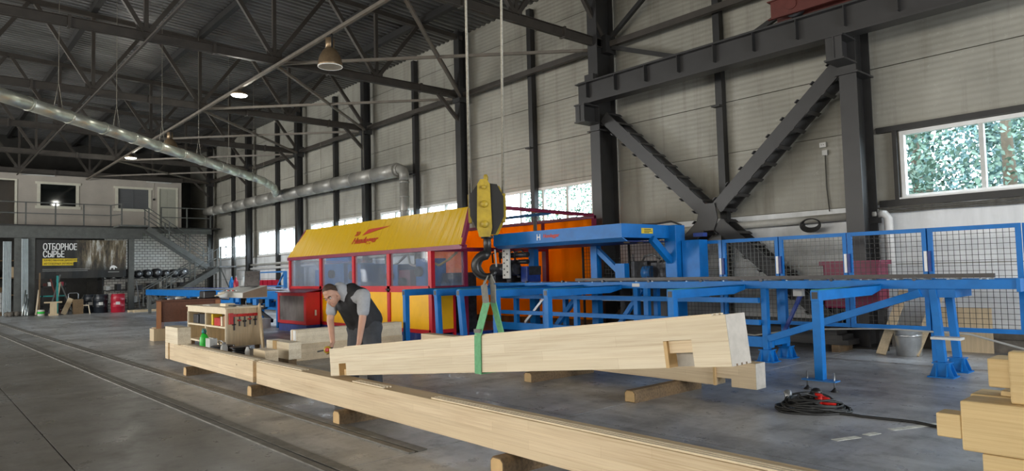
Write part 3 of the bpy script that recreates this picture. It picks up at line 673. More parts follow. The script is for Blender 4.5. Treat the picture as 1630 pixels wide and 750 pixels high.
for k in range(5):
    MB().bar((-40.97, 2.5+.225*k, .05), (-40.97, 2.5+.225*k, 1.15), .02, .02).build('cage_bar', 'greymetal', t); MB().bar((-40.95, 2.48, .1+.25*k), (-40.95, 3.42, .1+.25*k), .02, .02).build('cage_bar', 'greymetal', t)
MB().box(-42, -41, 2.5, 3.4, 0, .15).build('pallet', 'sleeper', t)
# ---- drums
def drum(y, x, mat, lab):
    t = thing('steel_drum', lab, 'drum', (x, y, 0))
    r = .3; MB().lathe((x, y, 0), [(r-.02, 0), (r, .02), (r, .28), (r+.015, .3), (r, .32), (r, .58), (r+.015, .6), (r, .62), (r, .86), (r+.012, .88), (r-.01, .9), (r-.03, .87), (0, .87)], 24).build('drum_body', mat, t)
    MB().cyl((x+.1, y, .87), (x+.1, y, .9), .04, 10).build('bung', 'greymetal', t)
    MB().prism([(x+.302*math.cos(a), y+.302*math.sin(a), .38) for a in (-.5, -.2, .1)] + [(x+.302*math.cos(a), y+.302*math.sin(a), .52) for a in (.1, -.2, -.5)], (.006, 0, 0)).build('drum_label', 'offwhite', t)
    MB().tube([(x+.1, y-.28, .9), (x+.2, y-.4, .7), (x+.15, y-.36, .3)], .012, 6).build('strap', 'greycable', t)
drum(7.05, -38.3, 'drumblack', 'blue-black oil drum left of the red drum'); drum(7.7, -37.9, 'drumred', 'bright red oil drum in front of the mezzanine column')
drum(6.75, -39.1, 'drumblack', 'dark oil drum half hidden behind the blue-black drum')
# ---- clutter below the banner
t = thing('wooden_trestle', 'small T-shaped wooden trestle on the floor below the banner', 'trestle', (-38.0, 5.05, 0))
MB().box(-38.1, -37.9, 4.72, 5.4, .58, .64).build('top_board', 'ply', t); MB().box(-38.1, -37.9, 4.95, 5.2, .0, .58).build('upright', 'ply', t); MB().box(-38.2, -37.8, 4.9, 5.25, 0, .08).build('foot', 'ply', t)
t = thing('paint_tin', 'small green and white tin on the floor beside the mezzanine column', 'tin', (-38.2, 4.62, 0))
MB().lathe((-38.2, 4.62, 0), [(.13, 0), (.14, .02), (.14, .26), (.13, .28), (0, .28)], 16).build('tin_body', 'offwhite', t); MB().lathe((-38.2, 4.62, .1), [(.143, 0), (.143, .1)], 16).build('tin_band', 'green', t)
MB().box(-38.9, -38.82, 5.3, 5.38, 0, 1.85).build('post', 'teal', label='teal upright post below the banner', cat='post')
t = thing('metal_frame_rack', 'small grey tubular frame standing below the banner', 'rack', (-38.6, 5.9, 0))
MB().tube([(-38.6, 5.75, 0), (-38.6, 5.75, .95), (-38.6, 5.8, 1.0), (-38.6, 6.1, 1.0), (-38.6, 6.15, .95), (-38.6, 6.15, 0)], .022, 8).build('frame', 'greymetal', t); MB().bar((-38.6, 5.75, .5), (-38.6, 6.15, .5), .03, .03).build('crossbar', 'greymetal', t)
t = thing('leaning_boards', 'wide pale board leaning beside the tubular frame below the banner', 'board', (-38.4, 5.75, 0))
MB().bar((-38.3, 5.5, .02), (-38.6, 5.85, .75), .22, .03, (1, 0, 0)).build('board', 'ply', t)
MB().box(-38.5, -38.2, 5.9, 6.3, 0, .7).build('wooden_crate', 'sleeper', label='brown wooden crate standing under the tubular frame', cat='crate')
t = thing('wooden_stool', 'small pale stool with splayed legs right of the wooden crate', 'stool', (-38.2, 6.4, 0))
MB().box(-38.3, -38.1, 6.3, 6.52, .38, .42).build('seat', 'plyedge', t)
for a, b in ((-.08, -.09), (.08, .09)): MB().bar((-38.2+a, 6.41+b, .38), (-38.2+a*1.6, 6.41+b*1.6, 0), .03, .03).build('leg', 'plyedge', t)
for k, (y, dy, h, mt) in enumerate(((4.62, .06, 2.0, 'sleeper'), (4.5, .15, 1.2, 'plyedge'), (5.0, .5, 1.9, 'greypaint'), (5.5, -.4, 1.7, 'rustred'), (6.0, -.5, 1.5, 'greypaint'), (5.25, .25, 1.55, 'ply'))):
    MB().bar((-38.9, y, .02), (-39.2, y+dy, h), .06, .03, (1, 0, 0)).build('leaning_batten', mt, label=['dark upright batten against the banner column', 'pale short batten leaning beside the paint tin', 'long grey batten leaning behind the trestle', 'red-brown batten leaning beside the teal post', 'thin grey batten leaning behind the tubular frame', 'pale batten leaning on the teal post'][k], cat='batten', group='battens leaning under the banner')
t = thing('low_shelf', 'green-edged low shelf behind the trestle below the banner', 'shelf', (-39.4, 5.0, 0))
for z in (.35, .85, 1.3): MB().box(-39.6, -39.2, 4.75, 5.75, z, z+.06).build('shelf_board', 'teal' if z == .85 else 'steel', t)
for y in (4.78, 5.72): MB().box(-39.25, -39.2, y-.03, y+.03, 0, 1.5).build('upright', 'steel', t)
for k in range(5): MB().box(-39.5, -39.28, 4.85+.17*k, 4.97+.17*k, 1.36, 1.5+.05*(k % 3)).build('stored_box', ['rustred', 'offwhite', 'black', 'ply', 'drumred'][k], label=['rust red', 'pale', 'black', 'wooden', 'red'][k]+' little box on the low shelf below the banner', cat='box')
# pipe scraps at left
for k in range(3): MB().cyl((-38.6, 3.95+.1*k, .03), (-39.3, 4.15+.05*k, 1.2-.2*k), .03, 8).build('leaning_pipe', 'galv', label=['longest', 'middle', 'shortest'][k]+' galvanised pipe leaning left of the pale sheet', cat='pipe', group='pipes leaning at the left')
for k in range(6):
    y = 3.45+.12*k; MB().ball((-39.2+.1*(k % 2), y, .12), .14, 8, (1, 1, .85)).build('rubble_lump', 'concrete_edge', label=ORD[k]+' grey rubble lump from the left behind the leaning pipes', cat='rubble', group='rubble behind the pipes')
# rack of rolls / wheels in front of the bricks
t = thing('roll_rack', 'dark steel rack holding black rolls in front of the brick wall', 'rack', (-41.6, 10.2, 0))
for z in (.3, 1.0, 1.62): MB().box(-42.2, -41.1, 7.6, 12.0, z, z+.05).build('rack_shelf', 'steel', t)
for y in (7.65, 9.1, 10.55, 11.95):
    for x in (-42.15, -41.15): MB().box(x-.03, x+.03, y-.03, y+.03, 0, 1.67 if x > -42 else 1.9).build('rack_post', 'steel', t)
for k in range(9):
    y = 8.0+.46*k; r = .2+.05*((k*7) % 3)/2; z = 1.67+r
    q = thing('black_roll', ORD[k]+' black roll from the left on the top shelf of the roll rack', 'roll', (-41.5, y, 1.67), group='black rolls on the rack')
    MB().lathe((-41.8, y, z), [(r*.5, 0), (r, .02), (r, .6), (r*.5, .62)], 18, (1, 0, 0)).build('roll_body', 'rubber', q)
    MB().lathe((-41.18, y, z), [(r*.5, 0), (r*.45, .015), (r*.2, .01), (0, .01)], 14, (1, 0, 0)).build('core', 'greymetal', q)
for k in range(16):
    y = 7.9+.26*k; z = .35 if k % 2 else 1.05
    MB().box(-41.8, -41.2, y-.1, y+.1, z, z+.22+.1*((k*5) % 3)).build('stored_case', ['black', 'steel', 'darkmetal', 'offwhite'][(k*3) % 4 if k % 5 else 3], label=ORD[k//2]+' case from the left on the %s shelf of the roll rack' % ('lowest' if k % 2 else 'middle'), cat='case', group='cases in the roll rack')
for k, (a, b) in enumerate((((-37.2, 8.0), (-37.6, 9.8)), ((-36.9, 8.3), (-37.3, 9.6)), ((-36.6, 8.1), (-36.8, 9.3)))):
    MB().bar((a[0], a[1], .05), (b[0], b[1], .05), .18, .1).build('floor_plank', 'ply', label=['farthest', 'middle', 'nearest'][k]+' plank lying on the floor right of the red drum', cat='plank', group='planks by the red drum')
MB().bar((-39.5, 9.05, .02), (-39.9, 8.95, 1.5), .05, .03, (1, 0, 0)).build('leaning_rod', 'greymetal', label='thin pale rod leaning beside the grey mezzanine column', cat='rod')

# ================================================================== DUCTS
def seg_duct(name, lab, pts, r, step, mat, ring=True):
    t = thing(name, lab, 'duct', pts[0])
    for a, b in zip(pts[:-1], pts[1:]):
        a, b = V(a), V(b); L = (b-a).length; k = max(1, round(L/step))
        for i in range(k):
            p, q = a+(b-a)*(i/k), a+(b-a)*((i+1)/k)
            MB().cyl(p, q, r, 24).build('duct_segment', mat, t)
            if ring and i:
                d = (b-a).normalized(); MB().lathe(p-d*.03, [(r+.002, 0), (r+.014, .008), (r+.014, .05), (r+.002, .058)], 24, d).build('joint_ring', mat, t)
    return t
d0, d1, d2, d3 = V((-10.2, -5.0, 5.3)), V((-26.4, 10.4, 5.3)), V((-28.2, 11.55, 5.3)), V((-30.55, 12.62, 5.26))
dt = seg_duct('ceiling_duct', 'shiny galvanised round duct hung diagonally across the hall', [d0, d1, d2, d3], .145, 1.25, 'duct')
for k in range(9):
    p = d0+(d1-d0)*(.2+.095*k)
    top = zroof(p.y)-.05
    MB().tube([p+V((-.1, .1, .1)), p+V((0, 0, .7)), V((p.x, p.y, top))], .006, 5).tube([p+V((.1, -.1, .1)), p+V((0, 0, .7))], .006, 5).build('hanger_wire', 'rope', dt)
wd = seg_duct('wall_duct', 'dusty round duct running along the side wall', [(-40.2, 12.62, 5.3), (-20.15, 12.62, 5.1)], .25, 1.6, 'duct_old')
MB().cyl((-20.15, 12.62, 5.1), (-20.0, 12.62, 5.1), .2, 20).tube([(-20.1, 12.62, 5.1), (-19.95, 12.62, 5.1), (-19.8, 12.62, 5.05), (-19.74, 12.62, 4.92), (-19.74, 12.62, 4.7)], .17, 18).build('elbow', 'duct_old', wd)
MB().cyl((-19.74, 12.62, 4.7), (-19.74, 12.62, 2.9), .16, 18).build('downpipe', 'duct_old', wd)
for z in (4.6, 4.1, 3.6, 3.1): MB().lathe((-19.74, 12.62, z), [(.162, 0), (.175, .01), (.175, .05), (.162, .06)], 18).build('joint_ring', 'duct_old', wd)
for x in (-38, -35.5, -32, -26, -22.5): MB().tube([(x, 12.62, 5.5), (x, 12.62, 6.98)], .008, 5).build('hanger_wire', 'rope', wd)

# ================================================================== LAMPS
def bell_lamp(x, y, zt, lab, lit):
    t = thing('bell_lamp', lab, 'lamp', (x, y, zt-.72), group='bell lamps under the roof tie')
    MB().lathe((x, y, zt-.3), [(.07, 0), (.1, .02), (.1, .22), (.05, .25)], 14).build('ballast_housing', 'lampshade', t)
    MB().lathe((x, y, zt-.72), [(.275, 0), (.27, .05), (.25, .17), (.215, .27), (.16, .36), (.1, .42)], 26).build('shade', 'lampshade', t)
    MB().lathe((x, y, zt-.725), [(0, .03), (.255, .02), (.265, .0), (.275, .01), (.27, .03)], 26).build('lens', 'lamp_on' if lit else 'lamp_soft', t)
    MB().box(x-.11, x-.09, y-.02, y+.02, zt-.3, zt).box(x+.09, x+.11, y-.02, y+.02, zt-.3, zt).box(x-.11, x+.11, y-.02, y+.02, zt-.02, zt).build('bracket', 'steel', t)
bell_lamp(-13.9, 7, 6.89, 'large bell lamp nearest the camera, hung from the pale roof tie', False)
bell_lamp(-26.4, 7.0, 6.89, 'small distant bell lamp above the ceiling duct', False)
def disc_lamp(x, y, zt, lab):
    t = thing('disc_lamp', lab, 'lamp', (x, y, zt-.2), group='lit disc lamps')
    MB().lathe((x, y, zt-.2), [(.0, .0), (.2, .005), (.22, .03)], 22).build('lens', 'lamp_on', t)
    MB().lathe((x, y, zt-.17), [(.22, 0), (.2, .06), (.08, .09), (.05, .15)], 22).build('housing', 'lampshade', t)
    MB().cyl((x, y, zt-.02), (x, y, zt), .03, 8).build('stem', 'steel', t)
    l = bpy.data.lights.new('lamp_light', 'POINT'); l.energy = 60; l.shadow_soft_size = .15; l.color = (1, .97, .85); o = bpy.data.objects.new('lamp_light', l); C.objects.link(o); o.location = (x, y, zt-.35)
disc_lamp(-19.5, 7, 6.89, 'bright lit lamp on the roof tie above the hood'); disc_lamp(-32.2, 7, 6.89, 'bright lit lamp on the roof tie farther down the hall, before the office')
# ================================================================== YELLOW CUTTING MACHINE
YF = 8.4
px5 = [-19.41, -17.41, -15.58, -13.9, -12.2]
mc = thing('cutting_machine', 'yellow and red timber cutting machine under a sloping yellow hood', 'machine', (-15.5, 10, 0))
for i, x in enumerate(px5):
    w_ = .1 if i in (0, 2) else .12
    MB().box(x-w_/2, x+w_/2, YF, YF+.1, .2, 1.98).build('front_post', 'red', mc)
MB().box(px5[0]-.06, -11.0, YF-.04, YF+.1, 1.98, 2.07).build('header', 'maroon', mc)
MB().box(px5[0], px5[-1], YF+.0, YF+.08, 1.09, 1.23).build('middle_rail', 'red', mc)
MB().box(px5[0], px5[-1], YF+.0, YF+.08, .2, .28).build('bottom_rail', 'red', mc)
for i in range(4):
    a, b = px5[i]+.06, px5[i+1]-.06
    MB().box(a, b, YF+.04, YF+.055, 1.23, 1.98).build('window_pane', 'acrylic', mc)
    MB().box(a, b, YF+.03, YF+.06, .28, 1.09).build('yellow_panel', 'yellow', mc)
m = MB(); n = 60; vs = []
for i in range(n+1):
    x = px5[0]+(px5[-1]-px5[0])*i/n; vs += [(x, YF+.02, .22), (x, YF-.06+.03*math.sin(i*1.7)+.02*math.sin(i*.6), 0.0), (x, YF+.05, .22), (x, YF, 0)]
m.add(vs, [f for i in range(n) for f in ((4*i, 4*i+4, 4*i+5, 4*i+1), (4*i+2, 4*i+3, 4*i+7, 4*i+6))]); m.build('skirt', 'navy', mc)
lk = MB().box(-13.98, -13.82, YF-.03, YF, 1.13, 1.17).build('latch', 'black', mc); MB().cyl((-13.9, YF-.05, 1.15), (-13.9, YF, 1.15), .025, 10).build('latch_knob', 'black', lk)
# hood: sloping sheet, top, side rafters
zt, yt = 2.87, 8.75
hood = MB().add([(-19.42, YF-.05, 2.07), (-11.0, YF-.05, 2.07), (-11.17, yt, zt), (-19.02, yt, zt), (-19.42, YF-.02, 2.07), (-11.0, YF-.02, 2.07), (-11.17, yt+.03, zt-.02), (-19.02, yt+.03, zt-.02)],
         [(0, 1, 2, 3), (4, 7, 6, 5), (0, 4, 5, 1), (1, 5, 6, 2), (2, 6, 7, 3), (3, 7, 4, 0)]).build('hood', 'hood', mc)
MB().box(-19.02, -11.17, yt, 9.6, zt-.04, zt-.01).build('hood_top', 'hood', mc)
MB().bar((-11.0, YF-.02, 2.04), (-11.17, yt, zt-.03), .07, .1, (1, 0, 0)).build('hood_rafter', 'maroon', mc)
MB().bar((-19.42, YF-.02, 2.04), (-19.02, yt, zt-.03), .05, .06, (1, 0, 0)).build('hood_rafter', 'maroon', mc)
# logo printed on the hood
hd = V((0, yt-YF+.05, zt-2.07)).normalized(); hn = V((1, 0, 0)).cross(hd)
hp = lambda x, s: V((x, YF-.05, 2.07))+hd*s + hn*.012
text_mesh('logo_lettering', 'Hundegger', .24, 'ink_red', mc, hp(-15.75, .25), (1, 0, 0), hd, .004, .25, .002, xs=1.15)
MB().prism([hp(-15.35, .47), hp(-14.15, .66), hp(-15.15, .63)], hn*.004).build('logo_wedge', 'ink_red', mc)
text_mesh('logo_lettering', '2D', .17, 'ink_red', mc, hp(-15.75, .48), (1, 0, 0), hd, .004, .25, .002)
# end wall facing the outfeed, with windows
XR = -12.2
for y in (9.35, 11.9): MB().box(XR-.05, XR+.05, y-.05, y+.05, 0, 2.03).build('end_post', 'maroon', mc)
MB().box(XR-.04, XR+.04, YF+.1, 11.9, 1.97, 2.06).build('end_header', 'maroon', mc); MB().box(XR-.03, XR+.03, YF+.1, 9.35, 1.15, 1.22).build('end_rail', 'maroon', mc)
MB().box(XR-.006, XR+.006, YF+.1, 9.3, 1.22, 1.97).build('window_pane', 'acrylic', mc)
MB().box(XR-.01, XR+.01, YF+.1, 9.0, .28, 1.15).build('yellow_panel', 'yellow', mc)
MB().box(XR-.03, XR+.03, YF+.1, 9.0, .2, .28).build('end_rail', 'red', mc); MB().box(XR-.03, XR+.03, 9.0, 9.06, 0, 1.15).build('end_rail', 'red', mc)
# left end and base
MB().box(px5[0]-.03, px5[0]+.03, YF+.1, 11.9, .2, 1.1).build('yellow_panel', 'yellow', mc); MB().box(px5[0]-.03, px5[0]+.03, YF+.1, 11.9, 1.1, 1.97).build('window_pane', 'acrylic', mc)
MB().box(px5[0], XR, YF+.12, 11.9, 0.02, .16).build('base', 'navy', mc)
# working units inside
for k, (x0, x1, y0, y1, z0, z1, mt) in enumerate(((-18.9, -17.6, 9.2, 10.2, .16, 1.85, 'lightblue'), (-17.0, -16.3, 9.0, 9.8, .16, 1.8, 'blue'), (-15.2, -14.6, 9.1, 9.9, .16, 1.75, 'lightblue'), (-14.4, -13.9, 9.0, 9.7, .16, 1.6, 'maroon'), (-13.5, -13.1, 8.9, 9.5, .16, 1.85, 'blue'), (-13.0, -12.6, 9.3, 10.0, .16, 1.5, 'darkmetal'))):
    u = MB().box(x0, x1, y0, y1, z0, z1).build('working_unit', mt, mc, bev=.02); MB().cyl(((x0+x1)/2, y0-.1, z1-.3), ((x0+x1)/2, y0, z1-.3), .12, 14).build('spindle', 'darkmetal', u)
for k, x in enumerate((-15.0, -13.9, -12.9)):
    MB().tube([(x-.5, 9.3, 1.97), (x-.3, 9.2, 1.75), (x, 9.15, 1.68), (x+.3, 9.2, 1.8), (x+.5, 9.3, 1.97)], .03, 8).build('hose', ['greymetal', 'offwhite', 'hookyellow'][k], mc)
# gauze-fronted red cabinet at the left front
cb = thing('red_cabinet', 'red cabinet with a grey gauze front at the left end of the yellow machine', 'cabinet', (-18.3, 8.15, 0))
MB().box(-19.15, -17.35, 7.98, 8.36, .2, 1.08).build('cabinet_body', 'red', cb, bev=.01)
MB().box(-19.05, -17.45, 7.955, 7.98, .3, .98).build('gauze_panel', 'meshglass', cb)
m = MB().box(-19.18, -19.05, 7.94, 7.98, .22, 1.08).box(-17.45, -17.32, 7.94, 7.98, .22, 1.08).box(-19.05, -17.45, 7.94, 7.98, .22, .3).box(-19.05, -17.45, 7.94, 7.98, .98, 1.08); m.build('front_frame', 'red', cb)
MB().prism([(-19.25, 7.9, 1.08), (-19.25, 8.38, 1.16), (-19.25, 8.38, 1.14), (-19.25, 7.9, 1.06)], (1.95, 0, 0)).build('lid', 'maroon', cb)
MB().box(-19.15, -17.35, 7.96, 8.36, 0, .2).build('skirt', 'navy', cb); MB().box(-17.35, -17.335, 8.2, 8.25, .45, .6).build('notice_plate', 'offwhite', cb)
# ================================================================== ORANGE ENCLOSURE BEHIND THE OUTFEED
oe = thing('orange_enclosure', 'translucent orange curtain enclosure in a maroon frame behind the outfeed', 'enclosure', (-12.3, 12, 0))
MB().box(-10.7, -10.62, 11.96, 12.04, 0, 2.75).build('post', 'maroon', oe); MB().box(-12.4, -12.32, 11.96, 12.04, 0, 2.7).build('post', 'maroon', oe); MB().box(-17.6, -17.52, 11.96, 12.04, 0, 2.7).build('post', 'maroon', oe)
MB().box(-17.6, -10.62, 11.97, 12.03, 2.68, 2.76).build('top_rail', 'maroon', oe)
MB().bar((-10.66, 9.25, 2.82), (-10.66, 11.96, 2.76), .08, .07).build('side_rail', 'maroon', oe)
MB().bar((-13.2, 10.6, 2.76), (-10.7, 10.6, 2.76), .06, .06).build('cross_rail', 'lightblue', oe); MB().bar((-11.5, 10.9, 2.3), (-11.5, 10.9, 2.78), .06, .06).build('hanger', 'greymetal', oe)
MB().bar((-12.2, 9.3, 2.8), (-10.7, 9.3, 2.8), .07, .07).build('cross_rail', 'maroon', oe)
n = 70; vs = []
for i in range(n+1):
    x = -17.5+(-10.7+17.5)*i/n; yo = 12.0+.015*math.sin(i*1.3); vs += [(x, yo, .32), (x, yo, 2.68), (x, yo+.006, .32), (x, yo+.006, 2.68)]
MB().add(vs, [f for i in range(n) for f in ((4*i, 4*i+4, 4*i+5, 4*i+1), (4*i+2, 4*i+3, 4*i+7, 4*i+6))]).build('curtain', 'orange', oe)
MB().add([(-11.25, 9.6, 2.86), (-10.62, 9.6, 2.84), (-10.62, 11.9, 2.78), (-11.25, 11.9, 2.8), (-11.25, 9.6, 2.85), (-10.62, 9.6, 2.83), (-10.62, 11.9, 2.77), (-11.25, 11.9, 2.79)], [(0, 1, 2, 3), (7, 6, 5, 4), (0, 4, 5, 1), (2, 6, 7, 3), (1, 5, 6, 2), (3, 7, 4, 0)]).build('roof_flap', 'hood', oe)

# ================================================================== BLUE GANTRY OVER THE OUTFEED
ga = thing('blue_gantry', 'blue overhead beam on posts spanning the outfeed next to the yellow hood', 'gantry', (-9.5, 10.2, 0))
g0, g1, gf, gb = -11.3, -7.76, 9.46, 11.05
m = MB().box(g0, g1, gf, gf+.02, 2.05, 2.3).box(g1-.02, g1, gf+.02, gb, 2.05, 2.3).box(g0, g1-.02, gf+.02, gb, 2.28, 2.3).box(g0, g1-.02, gb-.02, gb, 2.05, 2.28); m.build('beam_box', 'blue', ga)
MB().prism([(g0, gf, 2.05), (g0, gf+.14, 1.985), (g0, gf+.16, 1.99), (g0, gf+.02, 2.06)], (g1-g0, 0, 0)).build('lower_lip', 'lightblue', ga)
MB().box(g0, g1-.03, gf+.16, gb-.05, 1.985, 1.995).build('underside', 'navy', ga)
for y in (9.9, 10.3, 10.7): MB().lathe((g1-.25, y, 1.96), [(.05, 0), (.06, .02), (.06, .03)], 12).build('spot_lamp', 'lampshade', ga)
MB().box(g1, g1+.004, 10.02, 10.36, 2.13, 2.23).build('label_plate', 'ink_yellow', ga)
for z, y1 in ((2.2, 10.3), (2.17, 10.33), (2.145, 10.25)): MB().box(g1+.004, g1+.006, 10.1, y1, z, z+.012).build('label_print', 'ink_black', ga)
text_mesh('lettering', 'H', .17, 'ink_white', ga, (-9.95, gf-.004, 2.11), (1, 0, 0), (0, 0, 1), .003)
text_mesh('lettering', 'Hundegger', .1, 'ink_red', ga, (-9.76, gf-.004, 2.15), (1, 0, 0), (0, 0, 1), .004, .2)
MB().box(-7.86, -7.6, 10.85, 11.15, 0, 2.3).build('end_post', 'blue', ga, bev=.01)
MB().bar((-7.75, 10.3, 2.04), (-7.75, 10.86, 1.62), .12, .1, (1, 0, 0)).build('brace', 'blue', ga)
MB().box(-9.75, -9.58, 10.83, 10.98, 0, 2.0).build('post', 'blue', ga); MB().box(-11.68, -11.5, 10.83, 10.98, 0, 2.0).build('post', 'blue', ga)
MB().bar((-9.6, 10.9, 1.9), (-8.75, 10.9, 1.2), .1, .1, (0, 1, 0)).build('brace', 'blue', ga); MB().bar((-9.7, 10.5, 1.1), (-10.5, 10.5, .3), .09, .09, (0, 1, 0)).build('brace', 'blue', ga)
MB().box(-7.58, -7.2, 11.0, 11.28, .9, 2.0).build('control_box', 'blue', ga); MB().box(-7.25, -7.05, 10.9, 11.05, 2.05, 2.12).build('cable_gland', 'navy', ga)
MB().tube([(-8.6, 10.9, 2.3), (-8.4, 10.9, 2.36), (-8.1, 10.92, 2.35), (-7.8, 11.0, 2.38), (-7.6, 11.05, 2.3)], .02, 6).build('cable_bundle', 'cable', ga)
for x in (-8.9,): MB().box(x-.12, x+.12, 10.75, 10.9, 1.25, 1.6).build('switch_box', 'blue', ga)
# tool head under the gantry
th = thing('tool_head', 'dark mechanical tool head with a white perforated plate beside the machine end wall', 'tool head', (-11.6, 10.2, 1.25))
MB().box(-11.3, -11.08, 9.7, 9.74, 1.35, 2.0).build('perforated_plate', 'offwhite', th)
for k in range(9): MB().cyl((-11.24+.1*(k % 2), 9.69, 1.42+.065*k), (-11.24+.1*(k % 2), 9.7, 1.42+.065*k), .018, 8).build('hole', 'black', th)
for k in range(10):
    x = -12.0+.12*k; MB().box(x, x+.1+.05*(k % 3), 10.0+.05*(k % 4), 10.4, 1.26+.05*((k*3) % 4), 1.6+.09*((k*5) % 5)).build('machine_block', ['darkmetal', 'black', 'navy'][k % 3], th)
MB().cyl((-11.9, 9.95, 1.55), (-11.1, 9.95, 1.55), .13, 16).build('motor', 'darkmetal', th); MB().cyl((-11.6, 9.9, 1.85), (-10.7, 9.9, 1.85), .06, 12).build('shaft', 'darkmetal', th); MB().cyl((-11.3, 9.95, 1.7), (-10.75, 9.95, 1.7), .05, 12).build('shaft', 'black', th)
for k in range(4): MB().tube([(-11.8+.25*k, 9.85, 1.7), (-11.7+.25*k, 9.75, 1.9), (-11.55+.25*k, 9.8, 1.95), (-11.45+.25*k, 9.9, 1.8)], .02, 6).build('hose', 'cable', th)
# drive unit behind the mesh
du = thing('drive_unit', 'dark drive unit with hoses behind the mesh under the gantry', 'drive unit', (-9.0, 11.9, 0))
MB().box(-9.7, -8.3, 11.7, 12.1, 0, 1.3).build('body', 'black', du); MB().box(-9.4, -8.9, 11.65, 12.0, 1.3, 1.65).build('motor_block', 'darkmetal', du); MB().box(-8.8, -8.4, 11.65, 12.0, 1.3, 1.6).build('motor_block', 'darkmetal', du)
MB().cyl((-8.95, 11.6, 1.4), (-8.75, 11.62, 1.4), .14, 16).build('pulley', 'lightblue', du)
MB().tube([(-9.1, 11.7, 1.6), (-8.95, 11.65, 1.75), (-8.75, 11.65, 1.78), (-8.6, 11.7, 1.68)], .025, 8).tube([(-9.3, 11.7, 1.6), (-9.25, 11.62, 1.8)], .02, 6).build('hose', 'greymetal', du)

# ================================================================== OUTFEED CONVEYOR
M['guide'] = pm('brown_grey_steel', (.06, .055, .052), .45, .3, .2, 5, .03)
cv = thing('outfeed_conveyor', 'long blue outfeed conveyor with rollers on gusseted feet in front of the mesh fence', 'conveyor', (-7, 10.3, 0))
MB().box(-12.1, -2.15, 9.94, 10.04, 1.13, 1.25).build('side_beam', 'blue', cv, bev=.005); MB().box(-12.1, -2.15, 10.55, 10.65, 1.13, 1.25).build('side_beam', 'blue', cv)
MB().box(-2.15, -2.11, 9.92, 10.67, 1.1, 1.26).build('end_plate', 'blue', cv)
MB().box(-9.9, -2.5, 10.5, 10.54, 1.26, 1.315).build('guide_rail', 'guide', cv)
x = -11.9; k = 0
while x < -2.4:
    MB().cyl((x, 10.05, 1.225), (x, 10.54, 1.225), .035, 10).build('roller', 'greymetal', cv); 
    if k % 3 == 0: MB().cyl((x, 9.93, 1.26), (x, 9.99, 1.26), .025, 8).build('bolt', 'darkmetal', cv)
    x += .36; k += 1
def foot(m, x, y, z1=.19):
    m.box(x-.15, x+.15, y-.13, y+.13, 0, .015); m.box(x-.1, x+.1, y-.09, y+.09, z1-.015, z1)
    for s_ in (-1, 1):
        m.prism([(x-.14, y+s_*.07, .015), (x+.14, y+s_*.07, .015), (x+.08, y+s_*.07, z1-.015), (x-.08, y+s_*.07, z1-.015)], (0, .012, 0)); m.prism([(x+s_*.06, y-.12, .015), (x+s_*.06, y+.12, .015), (x+s_*.06, y+.07, z1-.015), (x+s_*.06, y-.07, z1-.015)], (.012, 0, 0))
    return m
for x in (-3.0, -5.4, -7.9, -10.3):
    for y in (10.0, 10.6):
        MB().bar((x, y, .19), (x-(.06 if x == -3.0 else 0), y, 1.13), .1, .09, (1, 0, 0)).build('leg', 'blue', cv, bev=.004)
        foot(MB(), x, y).build('foot', 'blue', cv)
MB().box(-3.35, -2.8, 9.97, 10.63, 1.02, 1.128).build('cross_member', 'blue', cv); MB().box(-5.5, -5.3, 10.05, 10.55, .25, .38).build('cross_member', 'blue', cv)
MB().box(-12, -5.3, 9.97, 10.04, .22, .38).build('low_beam', 'blue', cv)
MB().bar((-5.35, 9.975, .36), (-3.2, 9.975, 1.08), .085, .1).build('diagonal_brace', 'blue', cv, bev=.004)
MB().bar((-5.4, 10.55, .4), (-5.05, 10.55, 1.1), .05, .05).build('diagonal_brace', 'navy', cv)
for z in (.95, .61): MB().box(-11.6, -5.45, 9.88, 9.94, z-.04, z+.04).build('tie_bar', 'blue', cv)
for x in (-11.2, -9.4, -7.66): MB().box(x-.05, x+.05, 9.945, 10.03, .38, 1.13).build('upright', 'blue', cv)
MB().bar((-10.9, 9.97, .4), (-10.1, 9.97, 1.1), .05, .05).build('strut', 'greymetal', cv); MB().bar((-8.0, 10.3, 1.1), (-8.6, 10.3, .4), .08, .08).build('strut', 'blue', cv)
jb = MB().box(-5.12, -4.98, 10.35, 10.45, 1.0, 1.12).build('junction_box', 'offwhite', cv); MB().tube([(-5.0, 10.4, 1.12), (-4.93, 10.36, 1.18), (-5.05, 10.3, 1.2), (-5.4, 10.3, 1.14), (-5.8, 10.2, 1.12)], .012, 6).build('cable', 'sleeper', jb)
text = MB().box(-7.95, -7.78, 9.935, 9.94, 1.16, 1.22).build('type_plate', 'offwhite', cv)
MB().bar((-8.2, 10.8, .9), (-9.4, 10.8, .9), .1, .1).build('hydraulic_cylinder', 'greymetal', cv)
